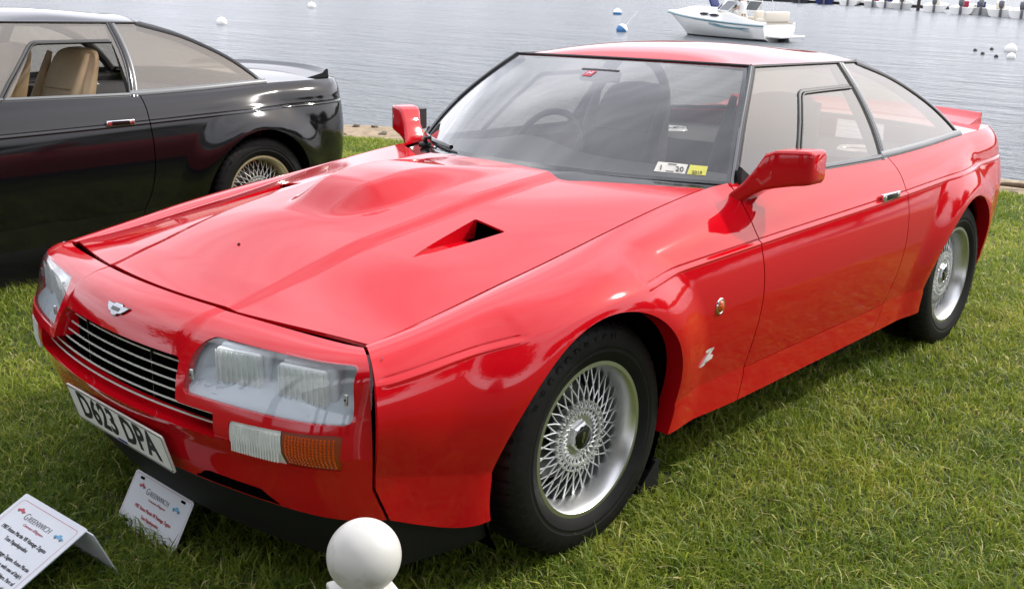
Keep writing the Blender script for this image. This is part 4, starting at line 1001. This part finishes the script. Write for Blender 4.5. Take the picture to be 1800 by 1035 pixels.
# white post with a ball finial
pb = Vector((1.3387,-1.1513,.6427)); post = empty('ball_post', (pb.x, pb.y, 0)); tag(post, 'white post topped by a smooth white ball finial before the red nose', 'post')
v, f = lathe([(.0557*math.sin(t), -.0557*math.cos(t)+.6427) for t in np.linspace(.35, math.pi-.001, 34)], 64, 'z'); mesh_obj('ball_finial', v, f, 'white_paint', post)
rot = np.array(Matrix.Rotation(R(72), 3, 'Z')); b = MB(); b.rbox((0,0,.29), (.072,.072,.58), .006, rot); b.build('post_shaft', 'white_paint', post)
b = MB(); b.rbox((0,0,.580), (.092,.092,.014), .004, rot); b.build('post_cap', 'white_paint', post); v, f = lathe([(.030,.585),(.030,.592),(.022,.597),(.024,.604)], 32, 'z'); mesh_obj('finial_neck', v, f, 'white_paint', post)
LAWN.append(post)
b = MB(); b.loft([[(x, y, z) for y, z in ((.28,.0),(.42,.0),(.42,.115),(.40,.115),(.34,.06))] for x in (.70,.705,.815,.82)]); ck = b.build('wheel_chock', 'black_plastic', None, False)
tag(ck, 'black plastic wedge chock behind the front wheel of the red car', 'chock'); LAWN.append(ck)
for y_ in (.30,.325): MB().box((.76, y_, (y_-.28)*1.0+.004), (.11,.008,.012)).build('grip_rib', 'black_plastic', ck)
# ---------------------------------------------------------------- boats and moorings
mat('gelcoat', (.80,.80,.77), .3, coat=.4); mat('gelcoat_lower', (.55,.55,.53), .35, coat=.3); mat('antifoul', (.02,.022,.03), .6); mat('hull_stripe', (.10,.22,.26), .4); mat('navy_canvas', (.015,.025,.11), .8); mat('boat_glass', (.10,.12,.13), .1, coat=1); mat('cockpit_vinyl', (.62,.57,.48), .6); mat('outboard_grey', (.10,.10,.115), .3, coat=.5)
mat('skin', (.52,.30,.21), .6); mat('shirt_white', (.74,.74,.74), .8); mat('shorts_dark', (.05,.05,.06), .8); mat('hair_brown', (.12,.07,.04), .7)
mat('buoy_white', (.76,.76,.72), .4); mat('buoy_blue', (.03,.16,.38), .4); mat('buoy_dark', (.03,.03,.03), .5); mat('dock_wood', (.10,.085,.07), .85, noise=((.05,.042,.036), 6, .4, .7)); mat('deck_grey', (.42,.40,.36), .7); mat('piling', (.045,.033,.026), .9); mat('red_canvas', (.28,.02,.05), .8)
def hull_rings(L, B, fb, fs, n=16, chine=.5):
    """stations stern (y=0) to bow (y=L): ring from port gunwale under the keel to starboard"""
    rr = []
    for t in np.linspace(0, 1, n):
        w = B/2*(1-max(0, (t-.45)/.55)**2.3); w = max(w, .02); g_ = fs+(fb-fs)*t**1.6; k_ = -.28*(1-max(0, (t-.72)/.28)**1.8)+g_*.0
        if t > .86: k_ = k_+(t-.86)/.14*(g_*.55)
        c_ = w*(.84-.30*t); zc = .10+.22*t*t+max(0, t-.86)/.14*g_*.25
        y = t*L; rk = t**3*.10*L*0
        ov = .085*L*max(0, (t-.45)/.55)**2.2
        rr.append([(-w, y+ov, g_), (-w*.97, y+ov*.5, (g_+zc)/2+.06), (-c_, y-max(0, t-.8)*L*.10, zc), (0, y-max(0, t-.8)*L*.35, k_), (c_, y-max(0, t-.8)*L*.10, zc), (w*.97, y+ov*.5, (g_+zc)/2+.06), (w, y+ov, g_)])
    return rr
bow = on_water(1198,60); stern = on_water(1368,73.5); hd = (bow-stern); LB = hd.length/.93; ang = math.atan2(hd.y, hd.x)-math.pi/2
bt = empty('motor_cruiser', stern, ang); tag(bt, 'white cabin motor cruiser with blue swoosh stripe anchored on the water', 'boat')
rr = hull_rings(LB, LB*.34, 1.02, .70, 22)
def wl_pt(a, k):
    f = min(max((a[2]-.07)/max(a[2]-k[2], .01), 0), .98); return tuple(a[i]+(k[i]-a[i])*f for i in range(3))
MB().loft(rr, closed=False).build('hull', 'gelcoat', bt, ang=40)
b = MB(); b.loft([[(x*1.015, y, z-.012) for x, y, z in [wl_pt(r[2], r[3]), r[3], wl_pt(r[4], r[3])]] for r in rr], closed=False).build('bottom', 'antifoul', bt)
MB().add([rr[0][k] for k in range(7)], [tuple(range(7))[::-1]]).build('transom', 'gelcoat', bt, False)
for sx in (-1, 1):
    e = [r[0] if sx < 0 else r[6] for r in rr]; MB().tube([(p[0]*1.01, p[1], p[2]-.06) for p in e], .03, 6).build('rub_rail', 'hull_stripe', bt)
    e2 = [((r[1] if sx < 0 else r[5])) for r in rr]; MB().tube([(p[0]*1.012, p[1], p[2]+.16) for p in e2[3:20]], .012, 5).build('pin_stripe', 'hull_stripe', bt)
    for q in range(3):
        pts = []
        for t in np.linspace(0, 1, 14):
            k = 2.6+t*8.0; i0 = int(k); fr_ = k-i0; p1, p2 = e2[i0], e2[min(i0+1, 21)]; x_ = p1[0]*(1-fr_)+p2[0]*fr_; y_ = p1[1]*(1-fr_)+p2[1]*fr_; z_ = p1[2]*(1-fr_)+p2[2]*fr_
            pts.append((x_*1.018, y_, z_-.07+.16*t+.07*math.sin(t*5+.7*q)*(1-t)+.035*(q-1)))
        MB().tube(pts, [.008+.018*math.sin(math.pi*t) for t in np.linspace(0,1,14)], 5).build('swoosh_stripe', 'hull_stripe', bt)
dk = []
for t, r in zip(np.linspace(0, 1, 22), rr):
    w = abs(r[0][0]); z = r[0][2]; c_ = .36*bumpf(t,.30,.52,.72,.99); dk.append([(-w, r[0][1], z), (-w*.72, r[0][1], z+.05+c_*.75), (-w*.3, r[0][1], z+.06+c_), (w*.3, r[0][1], z+.06+c_), (w*.72, r[0][1], z+.05+c_*.75), (w, r[0][1], z)])
MB().loft(dk[7:], closed=False).build('foredeck', 'gelcoat', bt, ang=60)
for sx in (-1, 1):
    b = MB(); b.loft([[(sx*abs(r[0][0]), r[0][1], r[0][2]-.02), (sx*(abs(r[0][0])-.20), r[0][1], r[0][2]-.02), (sx*(abs(r[0][0])-.20), r[0][1], r[0][2]+.10+.22*smooth(.05,.32,t)), (sx*(abs(r[0][0])-.04), r[0][1], r[0][2]+.08+.22*smooth(.05,.32,t))] for t, r in zip(np.linspace(0,.36,9), rr[:9])]); b.build('coaming', 'gelcoat', bt)
    for q in (.50,.60): 
        k = int(q*21); r = rr[k]; z_ = r[0][2]+.11+.08; b = MB(); b.loft([[(sx*(abs(r[0][0])*.90+o_), r[0][1]+.24*math.cos(a), z_+.055*math.sin(a)) for a in np.linspace(0, 6.283, 15)[:-1]] for o_ in (-.10,.035)]); b.build('porthole', 'antifoul', bt, False)
MB().box((0, LB*.17, .42), (LB*.28, LB*.30, .06)).build('cockpit_sole', 'cockpit_vinyl', bt)
for x_, y_ in ((-.55, LB*.30), (.55, LB*.30), (0, LB*.07)):
    b = MB(); b.rbox((x_, y_, .70), (.55 if x_ else 1.6,.5,.5), .08); b.rbox((x_, y_-.22, 1.0), (.55 if x_ else 1.6,.14,.45), .06); b.build('cockpit_seat', 'cockpit_vinyl', bt)
b = MB(); W_ = LB*.30/2; y0 = LB*.36
ring = [(-W_, y0-.1, 1.18), (-W_*.9, y0+.55, 1.2), (-W_*.5, y0+1.0, 1.24), (W_*.5, y0+1.0, 1.24), (W_*.9, y0+.55, 1.2), (W_, y0-.1, 1.18)]; top = [(x_*.86, y_-.42, z_+.42) for x_, y_, z_ in ring]
wsb = MB().loft([ring, top], closed=False).build('boat_windscreen', 'boat_glass', bt, False)
for L_ in (ring, top): MB().tube(L_, .025, 6).build('windscreen_frame', 'gelcoat', wsb)
for p, q in zip(ring, top): MB().tube([p, q], .02, 5).build('windscreen_post', 'gelcoat', wsb)
for sx in (-1, 1):
    MB().tube([(sx*W_*.95, y0-.3, 1.1), (sx*W_*.9, y0-.6, 2.3), (sx*W_*.9, y0-1.5, 2.45)], .018, 5).build('canopy_pole', 'silver', bt); MB().tube([(sx*W_*.95, y0-1.1, 1.0), (sx*W_*.9, y0-.9, 2.3)], .018, 5).build('canopy_pole', 'silver', bt)
    rl = [(sx*abs(r[0][0])*.92, r[0][1], r[0][2]+.42) for r in rr[11:21]]; MB().tube(rl, .014, 5).build('bow_rail', 'silver', bt)
    for k in (11,14,17,20): r = rr[k]; MB().tube([(sx*abs(r[0][0])*.92, r[0][1], r[0][2]), (sx*abs(r[0][0])*.92, r[0][1], r[0][2]+.42)], .012, 5).build('rail_post', 'silver', bt)
MB().rbox((-.15, LB*.60, 1.52), (.55,.10,.46), .04, np.array(Matrix.Rotation(R(-30),3,'X'))).build('raised_hatch', 'navy_canvas', bt)
MB().rbox((0,-.38,.22), (LB*.26,.75,.10), .04).build('swim_platform', 'gelcoat', bt)
MB().rbox((0,-.28,-.05), (.30,.40,.50), .08).build('stern_drive', 'antifoul', bt)
# person at the helm
def person(loc, rz):
    bm = {'pelvis':(0,0,.90,.15),'waist':(0,0,1.05,.135),'chest':(0,.02,1.30,.165),'neck':(0,.02,1.47,.06),'head':(0,.035,1.60,.10),'crown':(0,.03,1.70,.085)}
    J = dict(bm)
    for s, sx in (('l',1),('r',-1)):
        J['hip'+s] = (sx*.09,0,.86,.095); J['knee'+s] = (sx*.10,.05,.48,.065); J['ankle'+s] = (sx*.10,0,.10,.045); J['toe'+s] = (sx*.11,.16,.05,.04)
        J['sho'+s] = (sx*.18,.02,1.40,.065); J['elb'+s] = (sx*.26,.08,1.14,.045); J['wri'+s] = (sx*.20,.30,1.08,.034); J['hand'+s] = (sx*.18,.38,1.10,.035)
    E_ = [('pelvis','waist'),('waist','chest'),('chest','neck'),('neck','head'),('head','crown')]
    for s in 'lr': E_ += [('pelvis','hip'+s),('hip'+s,'knee'+s),('knee'+s,'ankle'+s),('ankle'+s,'toe'+s),('chest','sho'+s),('sho'+s,'elb'+s),('elb'+s,'wri'+s),('wri'+s,'hand'+s)]
    K = list(J); me = bpy.data.meshes.new('person'); me.from_pydata([J[k][:3] for k in K], [(K.index(a), K.index(c)) for a, c in E_], [])
    me.materials.append(MATS['skin']); o = link(bpy.data.objects.new('person', me)); md = o.modifiers.new('skin', 'SKIN'); 
    for i, k in enumerate(K): me.skin_vertices[0].data[i].radius = (J[k][3], J[k][3]*.85); me.skin_vertices[0].data[i].use_root = (k == 'pelvis')
    o.modifiers.new('sub', 'SUBSURF').levels = 1; o.location = loc; o.rotation_euler = (0, 0, rz)
    MB().loft([[(a*1.0, c, z) for a, c in rrect(w, d, d*.8, 4)] for z, w, d in ((.94,.175,.14),(1.1,.165,.135),(1.30,.205,.155),(1.42,.19,.11),(1.46,.09,.08))]).build('shirt', 'shirt_white', o)
    for sx in (-1, 1): MB().tube([(sx*.18,.02,1.41),(sx*.225,.05,1.27)], [.085,.07], 8).build('sleeve', 'shirt_white', o); MB().tube([(sx*.09,0,.92),(sx*.10,.04,.55)], [.125,.10], 8).build('shorts_leg', 'shorts_dark', o)
    v, f = lathe([(.0,.115),(.06,.10),(.10,.05),(.112,0),(.10,-.04)], 14, 'z'); mesh_obj('hair', [(a, c+.015, z+1.63) for a, c, z in v], f, 'hair_brown', o)
    return o
Mb = bt.matrix_basis if False else Matrix.Translation(stern) @ Matrix.Rotation(ang, 4, 'Z')
pn = person(Mb @ Vector((-.55, LB*.27, .16)), ang); tag(pn, 'person in a white top standing at the helm of the cruiser', 'person')
# mooring buoys
def buoy(u, v, d, label, kind='band', tilt=(0,0), nm='mooring_buoy', group=None, stick=False):
    p = on_water(u, v); o = empty(nm, p+Vector((0,0,d*.16))); o.rotation_euler = (tilt[0], tilt[1], 0); tag(o, label, 'buoy', group)
    r = d/2; T_ = np.linspace(0, math.pi, 19); top_ = T_[T_ < 1.45]; mid_ = T_[(T_ >= 1.3) & (T_ <= 2.5)]
    prof = lambda a: [(max(r*math.sin(t), .0005), r*math.cos(t)) for t in a]
    if kind == 'band': v1, f1 = lathe(prof(T_[:9]), 20, 'z'); mesh_obj('cap', v1, f1, 'buoy_white', o); v1, f1 = lathe(prof(T_[8:]), 20, 'z'); mesh_obj('blue_band', v1, f1, 'buoy_blue', o)
    else: v1, f1 = lathe(prof(T_), 20, 'z'); mesh_obj('float', v1, f1, 'buoy_white' if kind == 'white' else 'buoy_dark', o)
    MB().tube([(0,0,r*.95),(0,0,r*1.18)], r*.12, 6).build('eye', 'silver', o)
    if stick: MB().tube([(0,0,r),(0,0,r*4.2)], r*.07, 5).build('pick_up_wand', 'buoy_white', o)
    return o
buoy(1085,26,.62,'upright white mooring buoy with blue lower band'); dcam = rx
tb = buoy(1093,56,.55,'tilted blue and white mooring buoy with long pale wand', stick=True); q_ = (TILT.to_3x3() @ (rx*.66+ux*.75)).normalized(); tb.rotation_euler = Vector(q_).to_track_quat('Z','Y').to_euler()
buoy(390,43,.50,'white mooring buoy floating off the tail of the black car', 'white'); buoy(548,14,.60,'white buoy with dark ring far off beyond the black car', 'white')
buoy(1776,91,.46,'larger domed white float off the tail of the red car', 'white'); buoy(1777,103,.30,'smaller white float beside the domed one', 'white')
for u_, v_ in ((1714,90),(1727,96),(1743,88),(1751,101)): buoy(u_, v_, .15, 'small dark float in the cluster beside the white floats', 'dark', nm='small_float', group='small dark floats')
# docks with boats
mat('dock_float', (.03,.03,.032), .8)
def dock(u0, v0, u1, v1, w, label):
    a = on_water(u0, v0); c = on_water(u1, v1); d = (c-a); L_ = d.length; o = empty('floating_dock', a, math.atan2(d.y, d.x)); tag(o, label, 'dock')
    MB().box((L_/2, 0, .02), (L_, w*.9, .34)).build('dock_floats', 'dock_float', o, False)
    nP = min(int(L_/.5), 120)
    first = MB().box((0,0,.24), (L_/nP-.02, w, .06)).build('plank', 'dock_wood', o, False); first.location.x = L_/nP/2
    for k in range(1, nP): c_ = first.copy(); COL.objects.link(c_); c_.parent = o; c_.location.x = L_/nP*(k+.5)
    return o
dock(1335,1.5,1800,22,2.2,'long dark floating dock across the harbour behind the skiffs')
def skiff(L_, B_, m_h, label, p, a, canopy=None):
    o = empty('skiff', p, a); tag(o, label, 'boat', 'skiffs moored at the dock')
    rr_ = hull_rings(L_, B_, .80, .58, 12); MB().loft(rr_, closed=False).build('hull', m_h, o, ang=40)
    MB().add([rr_[0][k] for k in range(7)], [tuple(range(7))[::-1]]).build('transom', m_h, o, False)
    MB().loft([[(-abs(r[0][0])*.93, r[0][1], r[0][2]-.16), (abs(r[0][0])*.93, r[0][1], r[0][2]-.16)] for r in rr_], closed=False).build('deck', 'deck_grey', o, False)
    for sx in (-1, 1): MB().tube([(sx*abs(r[0][0]), r[0][1], r[0][2]) for r in rr_], .05, 6).build('gunwale', 'gelcoat', o)
    b = MB(); b.rbox((0, L_*.42, .95), (.55,.45,.75), .08); b.rbox((0, L_*.42+.12, 1.45), (.5,.05,.4), .02, np.array(Matrix.Rotation(R(-20),3,'X'))); b.build('console', 'gelcoat', o)
    MB().rbox((0, L_*.28, .85), (.7,.4,.5), .06).build('helm_seat', canopy or 'cockpit_vinyl', o)
    ob = MB().rbox((0,-.22,1.02), (.42,.52,.62), .14).build('outboard_cowl', 'outboard_grey', o)
    MB().rbox((0,-.26,.40), (.22,.26,.95), .06).build('outboard_leg', 'outboard_grey', o); MB().rbox((0,-.40,-.05), (.10,.5,.10), .03).build('gearcase', 'outboard_grey', o)
    return o
dv = (on_water(1800,30)-on_water(1560,12)); pa = math.atan2(dv.y, dv.x); away = pa+math.pi/2
cf = Vector((-math.sin(YAW), math.cos(YAW)))
aw = math.atan2(cf.y, cf.x)-math.pi/2
SK = ((1641,22,'gelcoat',None,'white open skiff with grey outboard moored right beside the tall dark piling'),
    (1584,17,'gelcoat_lower',None,'pale grey skiff moored on the other side of the tall piling'),
    (1688,26,'gelcoat','red_canvas','white skiff with a dark red seat two berths from the tall piling'),
    (1757,30.5,'gelcoat',None,'white skiff between the one with a red seat and the one with a navy seat'),
    (1722,27,'gelcoat_lower','navy_canvas','pale grey skiff next to the white one with the red seat'),
    (1795,33.5,'gelcoat','navy_canvas','white skiff with a navy seat at the shoreward end of the dock'),
    (1448,8.5,'navy_canvas',None,'dark blue hulled skiff towards the seaward end of the dock'),
    (1490,10.5,'gelcoat',None,'white skiff next to the dark blue hulled one'),
    (1534,13,'gelcoat_lower','red_canvas','pale grey skiff with a dark red seat near the dark blue hulled one'),
    (1405,6,'antifoul',None,'black hulled skiff beyond the dark blue one on the dock'),
    (1556,14.5,'gelcoat','navy_canvas','white skiff with a navy seat between the pale grey skiffs'))
for k, (u_, v_, mh, cv, lb) in enumerate(SK):
    skiff(5.6, 2.0, mh, lb, on_water(u_, v_), aw-.45+.1*math.sin(k*2.3), cv)
for u_, v_, lb in ((1613,19,'tall dark wooden piling standing among the moored skiffs'),):
    p = on_water(u_, v_); o = MB().tube([(0,0,-1),(0.02,0,1.2),(.03,0,3.2)], [.17,.16,.15], 10).build('dock_piling', 'piling'); o.location = p; tag(o, lb, 'piling')
# ---------------------------------------------------------------- far wooded shore closing the harbour, above the frame but mirrored in roofs and water
mat('far_wood', (.035,.055,.025), .95, noise=((.06,.08,.035), .05, .35, .7)); rings = []
for k, a in enumerate(np.linspace(YAW-1.5, YAW+1.7, 150)):
    h_ = 25+7*math.sin(k*.21)+4*math.sin(k*.57+1)+3*math.sin(k*1.9); r_ = 520+40*math.sin(k*.13); c_, s_ = -math.sin(a), math.cos(a)
    rings.append([(CW.x+c_*r_, CW.y+s_*r_, WATER_Z-1), (CW.x+c_*(r_+4), CW.y+s_*(r_+4), WATER_Z+h_*.6), (CW.x+c_*(r_+14), CW.y+s_*(r_+14), WATER_Z+h_), (CW.x+c_*(r_+60), CW.y+s_*(r_+60), WATER_Z+h_*1.05), (CW.x+c_*(r_+90), CW.y+s_*(r_+90), WATER_Z-1)])
fs_ = MB().loft(rings, closed=False).build('far_shore', 'far_wood', None); fs_['kind'] = 'structure'
# ---------------------------------------------------------------- trees at the edge of the lawn (they shade and mirror in the paint)
mat('bark', (.09,.07,.05), .9, noise=((.05,.04,.03), 8, .4, .7)); mat('leaf', (.045,.085,.02), .6, noise=((.075,.12,.03), 1.2, .35, .7))
tree0 = None
tr_rng = np.random.default_rng(3)
def make_tree():
    o = empty('broadleaf_tree'); b = MB(); b.tube([(0,0,-.3),(.05,0,1.5),(.1,.1,3.5),(.05,.1,6)], [.30,.24,.19,.08], 10)
    for a in range(6): t = a*1.05; b.tube([(.08,.05,2.4+.4*a),(1.2*math.cos(t),1.2*math.sin(t),4+.5*a),(2.3*math.cos(t),2.3*math.sin(t),4.9+.6*a)], [.10,.06,.02], 6)
    b.build('trunk', 'bark', o)
    n_ = 9000; cen = tr_rng.normal(size=(46, 3)); cen /= np.linalg.norm(cen, axis=1)[:, None]; cen *= tr_rng.uniform(.3,1, (46,1))**.5; cen = cen*[2.7,2.7,2.9]+[0,0,5.6]
    P = cen[tr_rng.integers(0, 46, n_)]+tr_rng.normal(size=(n_, 3))*.55; U_ = tr_rng.normal(size=(n_, 3)); U_ /= np.linalg.norm(U_, axis=1)[:, None]; W2 = np.cross(U_, tr_rng.normal(size=(n_, 3))); W2 /= np.linalg.norm(W2, axis=1)[:, None]
    s = tr_rng.uniform(.10,.22, (n_, 1)); Vv = np.stack([P-U_*s, P+W2*s*.6, P+U_*s, P-W2*s*.6], 1).reshape(-1, 3)
    me = bpy.data.meshes.new('crown'); me.vertices.add(n_*4); me.vertices.foreach_set('co', Vv.ravel()); me.loops.add(n_*4); me.loops.foreach_set('vertex_index', np.arange(n_*4, dtype=np.int32)); me.polygons.add(n_); me.polygons.foreach_set('loop_start', np.arange(0, n_*4, 4, dtype=np.int32)); me.update(calc_edges=True); me.materials.append(MATS['leaf'])
    link(bpy.data.objects.new('crown', me), o); return o
tree0 = make_tree()
for k, (x_, y_, s_) in enumerate(((12.5,0,1.0),(24,19,1.0),(11.5,-5,.95),(19,25,1.0),(7.5,-10,1.15),(2.5,-11.5,1.2),(-2.5,-10.5,1.25),(-8,-11,1.2),(30,21,1.1),(5,-14,1.4),(9.2,-2.5,.9),(27,13,1.0),(6.6,-7.2,.95),(15,30,1.0))):
    o = tree0 if k == 0 else copy_tree(tree0); o.location = (x_, y_, float(lawn_h(np.array(x_), np.array(y_)))); o.scale = (s_,)*3; o.rotation_euler = (0,0,k*1.7)
    tag(o, 'broad leafy green tree at the back edge of the lawn', 'tree', 'trees round the lawn'); LAWN.append(o)
# ---------------------------------------------------------------- tip the lawn and all that stands on it towards the water
bpy.context.view_layer.update()
for o in LAWN: o.matrix_world = TILT @ o.matrix_basis
